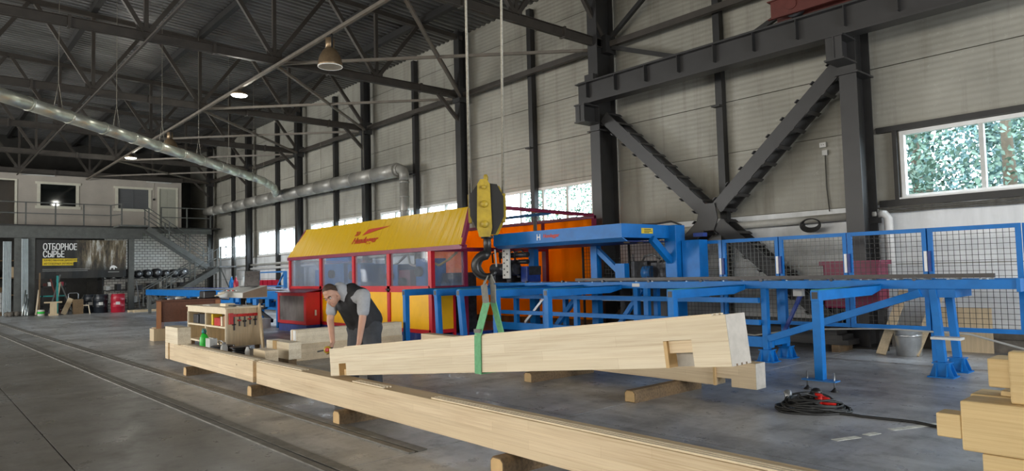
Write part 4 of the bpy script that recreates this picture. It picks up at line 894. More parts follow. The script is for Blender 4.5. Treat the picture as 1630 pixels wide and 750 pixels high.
# cross arms
arms = [(-11.83, 7.5, 'first', 0), (-10.9, 7.62, 'second', .06), (-10.22, 7.66, 'third', .12), (-9.2, 7.68, 'fourth', 0), (-8.24, 8.0, 'fifth', 0), (-5.74, 8.0, 'sixth', 0), (-3.72, 8.05, 'last', 0)]
labs = ['blue cross arm nearest the machine, in front of the yellow panel', 'blue cross arm at the corner post of the yellow machine', 'blue cross arm with a slanted leg just left of the green sling', 'blue cross arm right behind the green sling', 'blue cross arm in front of the orange curtain', 'blue cross arm left of the raised timber end, beside the gantry post', 'long blue cross arm on a T-shaped foot with levelling bolts, near the cable coil']
for (x, y0, o, sl), lab in zip(arms, labs):
    t = thing('cross_conveyor', lab, 'conveyor arm', (x, y0, 0), group='cross arms of the outfeed')
    MB().add([(x-.05, y0, 1.06), (x+.05, y0, 1.06), (x+.05, y0, 1.18), (x-.05, y0, 1.18), (x-.05, 9.6, 1.06), (x+.05, 9.6, 1.06), (x-.05, 9.93, 1.12), (x+.05, 9.93, 1.12), (x+.05, 9.93, 1.2), (x-.05, 9.93, 1.2)],
             [(0, 1, 2, 3), (0, 4, 5, 1), (4, 6, 7, 5), (6, 9, 8, 7), (2, 8, 9, 3), (1, 5, 7, 8, 2), (0, 3, 9, 6, 4)]).build('beam', 'blue', t)
    MB().box(x-.05, x+.05, y0+.02, 9.9, 1.18, 1.19).build('green_strip', 'teal', t)
    MB().box(x-.035, x+.035, y0-.003, y0, 1.08, 1.16).build('end_cap', 'black', t)
    zb = .13 if o == 'last' else 0
    MB().bar((x+sl, y0+.06, zb), (x, y0+.06, 1.06), .1, .1, (0, 1, 0)).build('leg', 'blue', t, bev=.004)
    if o == 'last':
        MB().box(x-.2, x+.2, y0-.02, y0+.12, .115, .13).build('foot_plate', 'lightblue', t)
        for s_ in (-1, 1):
            MB().cyl((x+s_*.16, y0+.05, .03), (x+s_*.16, y0+.05, .22), .01, 8).build('levelling_bolt', 'greymetal', t); MB().lathe((x+s_*.16, y0+.05, 0), [(.045, 0), (.045, .008), (.015, .035), (.01, .05)], 12).build('foot_pad', 'black', t)
    else: MB().box(x+sl-.09, x+sl+.09, y0-.03, y0+.15, 0, .012).build('foot_plate', 'blue', t)
MB().box(-3.05, -2.72, 9.75, 9.93, .5, .53).build('shelf_board', 'offwhite', label='small white board bolted to the conveyor leg', cat='board')
# ================================================================== MESH FENCE
fx = [-7.95, -6.9, -5.8, -4.65, -3.5, -2.35]; FY = 11.3; fz0, fz1 = .47, 1.98
fn = ['leftmost blue mesh fence panel, next to the gantry post', 'second blue mesh fence panel from the gantry', 'third blue mesh fence panel from the gantry, beside the red tub', 'fourth blue mesh fence panel from the gantry, right of the red tub', 'rightmost blue mesh fence panel']
for i in range(5):
    a, b = fx[i]+.01, fx[i+1]-.01
    t = thing('mesh_fence', fn[i], 'fence', ((a+b)/2, FY, fz0), group='mesh fence panels')
    for x in (a, b-.06): MB().box(x, x+.06, FY-.025, FY+.025, fz0, fz1).build('frame_upright', 'blue' if i else 'lightblue', t)
    for z in (fz0, fz1-.06): MB().box(a+.06, b-.06, FY-.024, FY+.024, z, z+.06).build('frame_rail', 'blue', t)
    m = MB(); x = a+.1
    while x < b-.05: m.box(x-.003, x+.003, FY-.003, FY+.003, fz0+.05, fz1-.05); x += .075
    z = fz0+.12
    while z < fz1-.06: m.box(a+.05, b-.05, FY-.003, FY+.003, z-.003, z+.003); z += .075
    m.build('wire_mesh', 'steel' if i > 2 else 'greypaint', t, kind='stuff')
    if i: MB().box(a-.05, a-.01, FY-.06, FY-.025, 1.34, 1.64).build('white_latch', 'white', t); MB().box(a+.0, a+.04, FY-.06, FY-.025, 1.34, 1.64).build('latch_plate', 'navy', t)
for i, x in enumerate((-7.95, -5.8, -3.5, -2.32)):
    MB().box(x-.03, x+.03, FY+.026, FY+.08, 0, 1.98).build('upright_post', 'blue', label=['blue fence post beside the gantry post', 'blue fence post behind the conveyor legs', 'blue fence post behind the right conveyor legs', 'blue fence post at the right end of the mesh fence'][i], cat='post', group='fence posts')
t = thing('mesh_screen', 'dark mesh screen between orange enclosure and gantry post', 'mesh screen', (-9.2, 11.5, 0))
m = MB(); x = -10.55
while x < -8.0: m.box(x-.003, x+.003, 11.497, 11.503, 1.2, 2.1); x += .08
z = 1.24
while z < 2.1: m.box(-10.55, -8.0, 11.497, 11.503, z-.003, z+.003); z += .08
m.build('wire_mesh', 'steel', t, kind='stuff')
for x in (-10.58, -9.25, -8.0): MB().box(x-.02, x+.02, 11.48, 11.52, 0, 2.12).build('upright', 'steel', t)
MB().box(-10.55, -8.0, 11.49, 11.51, 2.1, 2.13).build('rail', 'steel', t)
# things behind the fence
t = thing('red_tub', 'dark red plastic-wrapped tub behind the mesh fence', 'tub', (-5.15, 12.5, 0))
MB().box(-5.36, -4.45, 11.95, 12.4, .72, 1.5).build('tub_body', 'maroon', t, bev=.03); MB().box(-5.4, -4.41, 11.91, 12.44, 1.46, 1.53).build('rim', 'maroon', t)
for x in (-5.28, -4.55): MB().box(x-.05, x+.05, 12.26, 12.4, 0, .72).build('stand', 'steel', t)
for k in range(5): MB().box(-8.2+.05*k, -4.9-.1*k, 11.75+.02*k, 12.2, .12+.08*k, .2+.08*k).build('steel_section', 'steel', label=ORD[k]+' dark steel section from the bottom of the stack behind the fence', cat='steel', group='steel sections stacked behind the fence')
for k, x in enumerate((-8.1, -6.5, -5.1)): MB().box(x-.06, x+.06, 11.7, 12.25, 0, .12).build('bearer', 'sleeper', label=['left', 'middle', 'right'][k]+' timber bearer under the steel sections behind the fence', cat='bearer')
for k, (xa, xb2) in enumerate(((-4.3, -4.4), (-3.75, -3.95))): MB().bar((xb2, 11.75+.1*k, .02), (xa, 12.6, 1.0), .14, .03, (0, 1, 0)).build('leaning_plank', 'ply', label=['pale plank leaning left behind the fence near the bucket', 'pale plank leaning right behind the fence near the bucket'][k], cat='plank', group='planks leaning behind the fence')
MB().box(-4.0, -3.15, 12.9, 12.95, 0, .72).build('chipboard_sheet', 'ply', label='chipboard sheet leaning on the wall behind the conveyor legs', cat='board')
t = thing('steel_bucket', 'shiny cylindrical steel bucket on the floor below the fence', 'bucket', (-4.05, 11.95, 0))
MB().lathe((-4.05, 11.95, 0), [(.17, 0), (.18, .01), (.2, .42), (.21, .44), (.2, .45), (.19, .42), (.165, .03), (0, .03)], 26).build('bucket_body', 'bucket', t); MB().lathe((-4.05, 11.95, .3), [(.194, 0), (.199, .02), (.197, .04)], 26).build('bead', 'bucket', t)
MB().bar((-4.7, 13.18, .1), (-2.0, 13.18, .1), .2, .2).build('rubble_strip', 'concrete_edge', label='dirty rubble ledge at the foot of the wall behind the fence', cat='ledge')
MB().tube([(-8.5, 12.0, .3), (-6.5, 11.6, .22), (-5.6, 11.4, .38), (-4.2, 11.3, .47), (-3.0, 11.2, .45), (-2.2, 11.1, .25), (-1.2, 11.0, .1)], .015, 6).build('pale_rope', 'pipe', label='pale rope strung low along the fence foot', cat='rope')
# wall pipe, cables, socket
t = thing('wall_pipe', 'pale pipe along the wall with an elbow dropping behind the fence', 'pipe', (-7, 13.2, 1.2))
MB().tube([(-12, 13.22, 2.3), (-4.85, 13.22, 2.37)], .075, 14).build('horizontal_pipe', 'pipe', t); MB().tube([(-4.85, 13.22, 2.37), (-4.76, 13.22, 2.36), (-4.7, 13.22, 2.28), (-4.7, 13.22, 1.15)], .075, 14).build('drop_pipe', 'white', t)
MB().lathe((-4.95, 13.22, 2.37), [(.08, 0), (.095, .01), (.095, .08), (.08, .09)], 16, (1, 0, 0)).build('collar', 'pipe', t); MB().box(-5.35, -4.8, 13.1, 13.18, 2.2, 2.3).build('bracket', 'steel', t)
for k in range(6):
    pts = []; z0 = 2.47-.018*k
    for i in range(22):
        x = -8.3+i*.55; pts.append((x, 13.3-.012*(k % 3), z0+.012*math.sin(i*1.9+k)-.02*abs(math.sin(i*.55))-(.05 if x < -5 else -.02)))
    MB().tube(pts, .011, 5).build('wall_cable', 'greycable', label=ORD[k]+' cable from the top in the bundle running along the wall under the near window', cat='cable', group='cable bundle on the wall')
t = thing('cable_coil', 'black cable coil hung on the wall above the fence', 'cable coil', (-6.08, 13.25, 2.1))
for k in range(5): MB().tube([(-6.08+(.2-.012*k)*math.cos(a), 13.12+.015*k, 2.24+(.13-.01*k)*math.sin(a)+.01*k) for a in [2*PI*i/24 for i in range(24)]], .012, 6, True).build('loop', 'cable', t)
t = thing('wall_socket', 'small white wall socket with a cable dropping down inside the X-brace', 'socket', (-5.85, 13.35, 3.6))
MB().box(-5.93, -5.8, 13.34, 13.4, 3.76, 3.86).build('socket_plate', 'white', t, bev=.01); MB().box(-5.88, -5.78, 13.34, 13.4, 3.6, 3.7).build('plug', 'offwhite', t); MB().tube([(-5.83, 13.36, 3.62), (-5.84, 13.37, 3.0), (-5.8, 13.36, 2.5)], .012, 6).build('socket_cable', 'greycable', t)
for s_ in (-1, 1): MB().cyl((-5.865+s_*.02, 13.335, 3.81), (-5.865+s_*.02, 13.345, 3.81), .008, 6).build('pin_hole', 'black', t)
# ================================================================== INFEED SIDE, LEFT OF THE MACHINE
ic = thing('infeed_conveyor', 'long blue infeed conveyor left of the yellow machine, in front of the stair', 'conveyor', (-27, 9, 0))
MB().box(-35, -19.6, 8.25, 8.4, .84, 1.09).build('side_beam', 'blue', ic); MB().box(-35, -19.6, 9.9, 10.05, .9, 1.12).build('side_beam', 'navy', ic); MB().box(-32, -19.6, 8.3, 8.36, .52, .76).build('apron', 'blue', ic)
for k in range(26): MB().cyl((-34.8+.6*k, 8.42, 1.06), (-34.8+.6*k, 9.88, 1.06), .04, 8).build('roller', 'greymetal', ic)
for x in (-34.6, -31.5, -28.5, -25.5, -22.5, -20): 
    MB().box(x-.06, x+.06, 8.26, 8.38, 0, .95).build('leg', 'greypaint' if x < -31 else 'blue', ic); MB().box(x-.06, x+.06, 9.9, 10.02, 0, .9).build('leg', 'blue', ic)
for x in (-34.4, -33.6): MB().bar((x, 8.3, .9), (x+.5, 8.3, .55), .06, .06).build('bracket', 'greypaint', ic)
for s_ in (-1, 1): MB().bar((-22.4, 8.2, .5-.3*s_), (-20.2, 8.2, .5+.3*s_), .06, .1).build('scissor_arm', 'black', ic)
MB().cyl((-21.3, 8.15, .5), (-21.3, 8.25, .5), .06, 10).build('scissor_pivot', 'greymetal', ic)
for k in range(7): MB().box(-23.5+.5*k, -23.2+.5*k, 8.1, 8.25, .62+.1*(k % 2), .85).build('drive_motor', ['blue', 'lightblue', 'black'][k % 3], ic)
MB().box(-21.0, -20.2, 7.7, 8.15, 0, .28).build('white_box', 'offwhite', label='white carton on the floor left of the red cabinet', cat='carton'); MB().box(-20.9, -20.5, 7.5, 7.65, 0, .12).build('wood_block', 'sleeper', label='brown wood block on the floor beside the white carton', cat='block')
t = thing('blue_rack_frame', 'blue frame with red boxes behind the laptop, in front of the far windows', 'rack', (-29, 11.8, 0))
for x in (-30.5, -27.6): MB().box(x-.06, x+.06, 11.7, 11.82, 0, 1.75).build('upright', 'lightblue', t)
for z in (1.1, 1.7): MB().box(-30.5, -27.6, 11.72, 11.8, z, z+.06).build('rail', 'lightblue', t)
MB().bar((-28.4, 11.76, 1.14), (-27.7, 11.76, 1.7), .05, .05).build('brace', 'lightblue', t)
for k in range(4): MB().box(-30.3+.5*k, -29.9+.5*k, 11.7, 11.82, 1.16, 1.4).build('red_bin', 'drumred', label=ORD[k]+' small red bin from the left in the blue frame behind the laptop', cat='bin', group='red bins in the blue frame')
t = thing('blue_tank', 'light blue box mounted under the window left of the hood', 'box', (-25.0, 13.0, 2.0)); MB().box(-25.9, -24.0, 12.75, 13.1, 2.0, 2.4).build('box_body', 'blue', t, bev=.02); MB().box(-25.5, -24.2, 13.1, 13.39, 2.0, 2.1).build('bracket', 'steel', t)
MB().box(-25.1, -24.7, 11.9, 12.1, 0, 1.75).build('blue_pillar', 'blue', label='short blue pillar just left of the yellow hood', cat='pillar')
t = thing('radiator_pipe', 'pale heating pipe below the far windows', 'pipe', (-32, 13.2, 1.8)); MB().tube([(-36.8, 13.1, 2.15), (-20, 13.1, 2.2)], .06, 10).build('upper_pipe', 'pipe', t); MB().tube([(-36.8, 13.1, 1.95), (-27.6, 13.1, 2.0), (-27.4, 13.1, 1.9), (-27.4, 13.1, .8)], .06, 10).build('lower_pipe', 'white', t)
for k, (x, mt) in enumerate(((-34.6, 'blue'), (-34.0, 'drumred'), (-33.0, 'offwhite'))):
    t = thing('gas_cylinder', ['slim blue gas bottle under the landing', 'slim red gas bottle under the landing', 'slim pale gas bottle beside the landing'][k], 'gas bottle', (x, 12.0, 0), group='gas bottles by the landing')
    MB().lathe((x, 12, 0), [(.11, 0), (.12, .02), (.12, 1.3), (.08, 1.42), (.04, 1.46), (.04, 1.55), (0, 1.56)], 14).build('bottle_body', mt, t); MB().cyl((x, 12, 1.52), (x, 12, 1.62), .03, 8).build('valve', 'greymetal', t)
# ================================================================== FOREGROUND TIMBERS
lb = thing('long_timber', 'very long pale spruce timber lying on blocks across the foreground', 'timber', (-7, 3.48, .14))
z0, z1, ya, yb_ = .14, .42, 3.38, 3.59
for a, b in ((-13.03, -12.86), (-12.76, -8.98), (-8.86, -.6)): MB().box(a, b, ya, yb_, z0, z1).build('body', 'spruce', lb, bev=.006)
for a, b in ((-12.88, -12.74), (-9.0, -8.84)): MB().box(a, b, ya+.05, yb_-.02, z0+.04, z1-.03).build('halved_joint', 'notch', lb)
for a, b in ((-12.2, -9.0), (-8.84, -7.55), (-6.35, -5.75), (-4.95, -.62)):
    for k, y in enumerate((.02, .055, .09)): MB().box(a, b, ya+y, ya+y+.022, z1, z1+.012).build('tongue', 'plyedge', lb)
MB().box(-13.03, -12.3, ya, yb_, z1, .7).build('timber_offcut', 'spruce_pale', label='short timber block set on the far left end of the long timber', cat='timber', bev=.006)
def wedge_block(x, y0, y1, lab, w_=.15, h=.135):
    t = thing('sleeper_block', lab, 'block', (x, (y0+y1)/2, 0), group='old blocks under the timbers')
    c = .03; a = w_/2
    MB().prof([(-a, 0), (a, 0), (a, h-c), (a-c, h), (-a+c, h), (-a, h-c)], (x, y0, 0), (x+.02, y1, 0)).build('block_body', 'sleeper', t)
    MB().prof([(-a+.01, .008), (a-.01, .008), (a-.01, h-c-.004), (a-c-.004, h-.01), (-a+c+.004, h-.01), (-a+.01, h-c-.004)], (x, y0-.004, 0), (x, y0, 0)).build('cut_end', 'notch', t)
for x, lab in ((-11.5, 'old round-edged block under the left end of the long timber'), (-8.8, 'old block under the long timber near its joint'), (-6.45, 'old block under the long timber below the worker'), (-3.93, 'old block under the long timber at the bottom edge')): wedge_block(x, 3.27, 4.0, lab)
wedge_block(-6.85, 6.28, 7.5, 'old block under the rear timber, left one'); wedge_block(-4.95, 6.08, 7.35, 'old block under the rear timber, right one')
# raised timber held by the sling
ang = math.atan2(.94-.43, -2.05+6.82)
rt = thing('raised_timber', 'pale spruce timber lifted by the green sling, its left end resting on the long timber', 'timber', (-6.82, 3.4, .435), Matrix.Rotation(-ang, 3, 'Y'))
m = MB(); L, W_, H_ = 4.8, .2, .286
m.box(0, .19, 0, W_, 0, H_).box(.19, .35, 0, W_, .125, H_).box(.19, .35, .09, W_, 0, .125).box(.35, 4.36, 0, W_, 0, H_).box(4.36, 4.56, 0, W_, .16, H_).box(4.36, 4.56, .1, W_, 0, .16).box(4.56, L, 0, W_, 0, H_)
m.build('body', 'spruce_pale', rt, local=True)
MB().box(.355-.165, .2, .0, .09, 0, .124).build('notch_cheek', 'notch', rt, local=True); MB().box(.27, .35, .02, .09, .0, .06).build('notch_block', 'notch', rt, local=True)
MB().box(4.36, 4.385, .0, .1, 0, .158).build('notch_cheek', 'notch', rt, local=True); MB().box(4.385, 4.56, .02, .1, .085, .158).build('notch_block', 'spruce', rt, local=True)
MB().box(4.385, 4.55, .085, .1, .0, .085).build('notch_floor', 'spruce_end', rt, local=True); MB().box(L, L+.003, .0, W_, 0, H_).build('end_grain', 'spruce_end', rt, local=True)
for k in range(3): MB().box(.3, 4.7, .02+.05*k, .045+.05*k, H_, H_+.01).build('tongue', 'plyedge', rt, local=True)
for y in (.05, .1, .15): MB().box(4.6, L+.004, y-.008, y+.008, -.001, .012).build('kerf', 'sleeper', rt, local=True)
# rear timber on the floor
re = thing('rear_timber', 'pale spruce timber on two blocks behind the raised timber', 'timber', (-7, 7.05, .14))
MB().box(-10.4, -4.4, 6.95, 7.15, .14, .42).box(-4.4, -4.2, 6.95, 7.15, .23, .42).box(-4.2, -3.9, 6.95, 7.15, .14, .42).build('body', 'spruce', re)
MB().box(-3.9, -3.897, 6.95, 7.15, .14, .42).build('end_grain', 'spruce_end', re); MB().box(-4.42, -4.39, 6.93, 6.96, .14, .42).build('dowel_slot', 'notch', re)
# timber group beside the workbench
t = thing('stacked_timber', 'lower pale timber of the small stack left of the worker', 'timber', (-11.8, 6, 0)); MB().box(-11.95, -11.73, 5.12, 7.4, .0, .29).build('body', 'spruce', t, bev=.005)
t = thing('stacked_timber', 'upper timber with a white sealed end on the small stack left of the worker', 'timber', (-11.8, 6, .29)); MB().box(-11.97, -11.75, 5.2, 7.4, .29, .55).build('body', 'spruce_pale', t, bev=.005); MB().box(-11.96, -11.76, 5.185, 5.2, .3, .54).build('sealed_end', 'white', t); MB().box(-11.9, -11.87, 5.18, 5.19, .3, .54).build('end_groove', 'notch', t)
t = thing('cross_timber', 'pale timber block with a notch lying before the small stack', 'timber', (-11.6, 4.9, 0)); MB().box(-12.05, -11.1, 4.78, 5.0, .12, .4).build('body', 'spruce_pale', t, bev=.005); MB().box(-11.75, -11.6, 4.77, 4.82, .13, .405).build('notch', 'notch', t); MB().box(-11.95, -11.2, 4.82, 4.96, 0, .12).build('bearer', 'sleeper', t)
MB().box(-11.4, -10.9, 4.3, 4.52, .0, .33).build('timber_offcut', 'spruce', label='square pale timber offcut standing between workbench and long timber', cat='timber', bev=.005)
MB().bar((-13.9, 5.45, .01), (-14.56, 5.62, .93), .12, .03, (0, 1, 0)).build('leaning_board', 'ply', label='pale board leaning against the right side of the workbench', cat='board')
MB().box(-12.7, -11.55, 4.2, 4.6, .0, .05).build('floor_board', 'ply', label='flat board lying on the floor left of the square timber offcut', cat='board')
# ---- right foreground stack
t = thing('stack_timber', 'lowest planed timber of the stack at the right edge', 'timber', (0, 4.4, .2)); MB().box(-1.13, 3, 4.3, 4.52, .19, .465).build('body', 'spruce_warm', t, bev=.008)
t = thing('stack_timber', 'planed timber with a stepped tenon on the right stack', 'timber', (0, 4.4, .465)); MB().box(-1.22, 3, 4.3, 4.52, .467, .735).build('body', 'spruce_warm', t, bev=.01); MB().box(-1.34, -1.22, 4.3, 4.44, .525, .655).build('tenon', 'spruce_warm', t, bev=.008)
t = thing('stack_timber', 'rear planed timber on the right stack, just behind the tenon timber', 'timber', (0, 4.7, .2)); MB().box(-1.24, 3, 4.56, 4.78, .46, .735).build('body', 'spruce_warm', t, bev=.01); MB().box(-1.1, 3, 4.6, 4.7, .735, .76).build('tongue', 'spruce_warm', t)
t = thing('stack_timber', 'bottom rear timber of the right stack', 'timber', (0, 4.7, .19)); MB().box(-1.1, 3, 4.56, 4.78, .19, .458).build('body', 'spruce_warm', t)
t = thing('stack_timber', 'short planed timber jutting left on top of the right stack', 'timber', (0, 4.5, .8)); MB().prism([(-1.12, 4.45, .8), (3, 4.45, .77), (3, 4.45, .93), (-1.12, 4.45, .955)], (0, .2, 0)).build('body', 'spruce_warm', t, bev=.008); MB().box(-.7, -.6, 4.5, 4.6, .735, .79).build('spacer', 'notch', t)
t = thing('stack_timber', 'upright planed timber end at the very right edge of the picture', 'timber', (0, 4.4, .74)); MB().box(-1.0, 3, 4.35, 4.44, .737, 1.01).build('body', 'spruce_warm', t, bev=.01)
for k, x in enumerate((-.5, 2)): MB().box(x-.1, x+.1, 4.1, 4.9, 0, .19).build('stack_bearer', 'sleeper', label=['left', 'right'][k]+' bearer under the right timber stack', cat='block')

# ================================================================== HOOK, ROPES, SLING
HX, HY = -4.26, 3.5
rz = Matrix.Rotation(math.radians(48.5), 3, 'Z')
hb = thing('hook_block', 'yellow and black crane hook block hanging above the raised timber', 'hook block', (HX, HY, 1.8), rz)
oc = [(-.06, .0), (.07, .0), (.14, .14), (.14, .3), (.09, .4), (-.05, .42), (-.13, .32), (-.13, .15)]
MB().prism([(a, -.07, b) for a, b in oc], (0, .03, 0)).build('side_cover', 'black', hb, local=True); MB().prism([(a*1.05+.012, .05, b) for a, b in oc], (0, .03, 0)).build('side_cover', 'hookyellow', hb, local=True)
MB().prism([(-.06, -.1, -.02), (.03, -.1, -.02), (.045, -.1, .05), (.035, -.1, .4), (.01, -.1, .44), (-.04, -.1, .44), (-.065, -.1, .4), (-.075, -.1, .05)], (0, .03, 0)).build('cheek_plate', 'hookyellow', hb, local=True)
for x, yy0 in ((-.135, .0), (.14, -.02)):
    MB().prism([(x-.012, yy0, .1), (x+.012, yy0, .1), (x+.016, yy0, .33), (x-.016, yy0, .33)], (0, .1, 0)).build('rope_guard', 'hookyellow', hb, local=True)
for x in (-.05, .05): MB().lathe((x, -.04, .25), [(.07, 0), (.09, .01), (.08, .03), (.08, .05), (.09, .07), (.07, .08)], 22, (0, 1, 0)).build('sheave', 'darkmetal', hb, local=True)
for z, r in ((.08, .03), (.24, .03), (.375, .018)):
    b_ = MB().lathe((-.012, -.1, z), [(r, 0), (r*.9, .02), (0, .02)], 12, (0, -1, 0)).build('bolt', 'hookyellow', hb, local=True)
MB().lathe((0, 0, .44), [(.02, 0), (.02, .03), (.012, .05), (0, .05)], 10).build('grease_cap', 'hookyellow', hb, local=True)
MB().cyl((0, 0, -.16), (0, 0, .02), .032, 14).cyl((0, 0, -.03), (0, 0, -.01), .05, 14).build('shank', 'black', hb, local=True)
pts = [(.02*0, 0, -.14)] + [(-.012+.085*math.cos(a), 0, -.25+.085*math.sin(a)) for a in [math.radians(95+18*i) for i in range(14)]]
MB().tube(pts, [.034]+[.042-.0018*i for i in range(14)], 12).build('hook', 'black', hb, local=True)
MB().prism([(-.02+.115*math.cos(math.radians(a)), -.014, -.25+.115*math.sin(math.radians(a))) for a in range(80, 300, 15)] + [(-.03, -.014, -.3), (-.055, -.014, -.25), (-.03, -.014, -.19)], (0, .024, 0)).build('hook_web', 'black', hb, local=True)
MB().bar((.06, 0, -.12), (.07, 0, -.26), .02, .012).build('safety_latch', 'greymetal', hb, local=True)
for k, (o, topx) in enumerate(((-.135, -.12), (.135, .2))):
    a = V((HX, HY, 0))+rz @ V((o, 0, 0)); b = V((HX, HY, 0))+rz @ V((topx, 0, 0))
    for j, dd in enumerate((-.008, .008)) if False else enumerate((0,)):
        MB().tube([(a.x, a.y, 2.02), (a.x*.5+b.x*.5, a.y*.5+b.y*.5, 4), (b.x, b.y, 6.1)], .0105, 8).build('hoist_rope', 'rope', label=['left steel hoist rope of the hook block', 'right steel hoist rope of the hook block'][k], cat='rope', group='hoist ropes')
sl = thing('lifting_sling', 'green webbing sling with grey loops carrying the raised timber', 'sling', (HX, HY, .68))
def ribbon(pts, w_, th=.007):
    m = MB()
    for a, b in zip(pts[:-1], pts[1:]): m.bar(a, b, w_, th, (0, 1, .01) if abs(V(b).y-V(a).y) < .3*abs(V(b).z-V(a).z) else (0, 0, 1))
    return m
bx = HX-.01
zt_ = .435+(bx+6.82)*math.tan(ang); top_ = zt_+.286/math.cos(ang)
ribbon([(bx+.02, 3.47, 1.26), (bx-.005, 3.392, top_+.0), (bx-.01, 3.392, zt_-.006)], .08).build('front_leg', 'slinggreen', sl)
ribbon([(bx+.03, 3.53, 1.26), (bx+.03, 3.61, top_), (bx+.02, 3.61, zt_-.006)], .07).build('rear_leg', 'slinggreen', sl)
MB().box(bx-.05, bx+.03, 3.39, 3.612, zt_-.012, zt_-.005).build('under_band', 'slinggreen', sl)
ribbon([(bx+.0, 3.5, 1.47), (bx-.015, 3.475, 1.4), (bx+.015, 3.468, 1.25)], .07, .01).build('front_loop', 'slinggrey', sl)
ribbon([(bx+.02, 3.505, 1.47), (bx+.045, 3.52, 1.4), (bx+.032, 3.532, 1.25)], .06, .01).build('rear_loop', 'slinggrey', sl)
MB().box(bx-.04, bx+.03, 3.38, 3.396, 1.02, 1.05).build('sewn_label', 'slinggrey', sl)

# ================================================================== WORKBENCH, DESK, CONSOLE
wb = thing('workbench', 'pale wooden workbench with open shelves and clamps on its side', 'workbench', (-15.8, 5.3, 0))
x0, x1, y0, y1, zh = -17.2, -14.62, 4.95, 5.7, .9
MB().box(x0-.03, x1+.03, y0-.03, y1+.03, zh-.03, zh).build('top_board', 'plyedge', wb)
MB().box(x0, x1, y0, y0+.03, zh-.14, zh-.03).build('apron', 'plyedge', wb)
for x in (x0, (x0+x1)/2-.02, x1-.04):
    MB().box(x, x+.04, y0+.03, y1-.03, .08, zh-.03).build('side_panel', 'ply', wb); MB().box(x, x+.04, y0-.005, y0+.03, .08, zh-.14).build('panel_edge', 'plyedge', wb)
MB().box(x0+.04, x1-.04, y1-.03, y1, .08, zh-.03).build('back_panel', 'ply', wb)
for z in (.46, .1):
    for a, b in ((x0+.04, (x0+x1)/2-.02), ((x0+x1)/2+.02, x1-.04)): MB().box(a, b, y0, y1-.03, z, z+.035).build('shelf', 'plyedge', wb)
for x in (x0+.1, x1-.14):
    for y in (y0+.03, y1-.1): MB().box(x, x+.1, y, y+.07, 0, .1).build('foot', 'sleeper', wb)
MB().box(x1-.0, x1+.02, y0+.1, y1-.1, .66, .69).build('clamp_rail', 'ply', wb)
for k in range(5):
    y = y0+.16+.11*k; hh = [.2, .12, .14, .1, .12][k]
    t = thing('bar_clamp', ORD[k]+' red bar clamp from the left on the side of the workbench', 'clamp', (x1+.04, y, .6), group='clamps on the workbench side')
    MB().box(x1+.022, x1+.045, y-.012, y+.012, .74-hh-.12, .76).build('bar', 'darkmetal', t); MB().box(x1+.022, x1+.06, y-.05, y+.04, .7, .76).build('jaw', 'redplastic', t); MB().cyl((x1+.035, y-.04, .74-hh), (x1+.035, y+.03, .74-hh), .016, 8).build('handle', 'redplastic' if k % 2 else 'black', t)
MB().box(x1+.02, x1+.07, y0+.05, y0+.13, .55, .78).build('clamp_box', 'redplastic', label='red clamp head at the front corner of the workbench side', cat='clamp')
MB().cyl((x1+.05, y0+.2, .725), (x1+.05, y1-.15, .735), .02, 8).build('long_clamp', 'redplastic', label='long red bar clamp hung level across the workbench side', cat='clamp')
# goods on the shelves
sh = [(-16.95, .495, .35, .2, .2, 'darkmetal', 'grey tool box on the upper left shelf', 'toolbox'), (-16.5, .495, .5, .25, .22, 'black', 'black power tool case on the upper left shelf', 'case'), (-15.68, .495, .1, .2, .24, 'ink_yellow', 'yellow upright tool case on the upper right shelf', 'case'), (-15.5, .495, .36, .2, .17, 'redplastic', 'red and orange carton on the upper right shelf', 'carton'), (-15.1, .495, .1, .12, .2, 'plyedge', 'pale wood block on the upper right shelf', 'block'), (-14.92, .495, .2, .16, .22, 'desk_edge', 'brown carton at the right of the upper shelf', 'carton')]
for x, z, w_, d_, h_, mt, lab, ct in sh:
    t = thing(ct.replace(' ', '_'), lab, ct, (x+w_/2, y0+.15, z)); MB().box(x, x+w_, y0+.05, y0+.05+d_, z, z+h_).build('body', mt, t, bev=.01); MB().box(x+w_*.3, x+w_*.7, y0+.12, y0+.15, z+h_, z+h_+.02).build('handle', 'black', t)
t = thing('green_bottle', 'bright green spray bottle on the floor in front of the workbench', 'bottle', (-14.72, 4.55, 0)); MB().lathe((-14.72, 4.55, 0), [(.07, 0), (.085, .02), (.085, .3), (.06, .36), (.03, .4)], 16).build('bottle_body', 'green', t); MB().lathe((-14.72, 4.55, .4), [(.045, 0), (.05, .03), (.03, .09), (0, .1)], 12).build('cap', 'teal', t); MB().tube([(-14.72, 4.55, .45), (-14.57, 4.5, .5), (-14.47, 4.5, .4)], .012, 6).build('hose', 'black', t)
t = thing('white_carton', 'small white carton right of the green bottle', 'carton', (-14.27, 4.55, 0)); MB().box(-14.4, -14.14, 4.48, 4.62, 0, .32).build('body', 'offwhite', t); MB().box(-14.4, -14.14, 4.54, 4.56, .32, .33).build('flap', 'offwhite', t)
t = thing('black_pot', 'low black pot on the floor before the workbench', 'pot', (-13.75, 4.6, 0)); MB().lathe((-13.75, 4.6, 0), [(.2, 0), (.22, .02), (.22, .2), (.2, .21), (0, .19)], 18).build('pot_body', 'black', t); MB().tube([(-13.95, 4.6, .2), (-13.85, 4.55, .3), (-13.65, 4.55, .3), (-13.55, 4.6, .2)], .01, 6).build('handle', 'greymetal', t)
t = thing('cable_reel', 'black cable reel lying beside the black pot', 'reel', (-13.28, 4.75, 0)); MB().lathe((-13.28, 4.75, 0), [(.18, 0), (.18, .02), (.1, .03), (.1, .17), (.18, .18), (.18, .2)], 18).build('spool', 'black', t)
for k in range(3): MB().lathe((-13.28, 4.75, .05+.045*k), [(.11, 0), (.14, .02), (.11, .04)], 18).build('winding', 'cable', t)
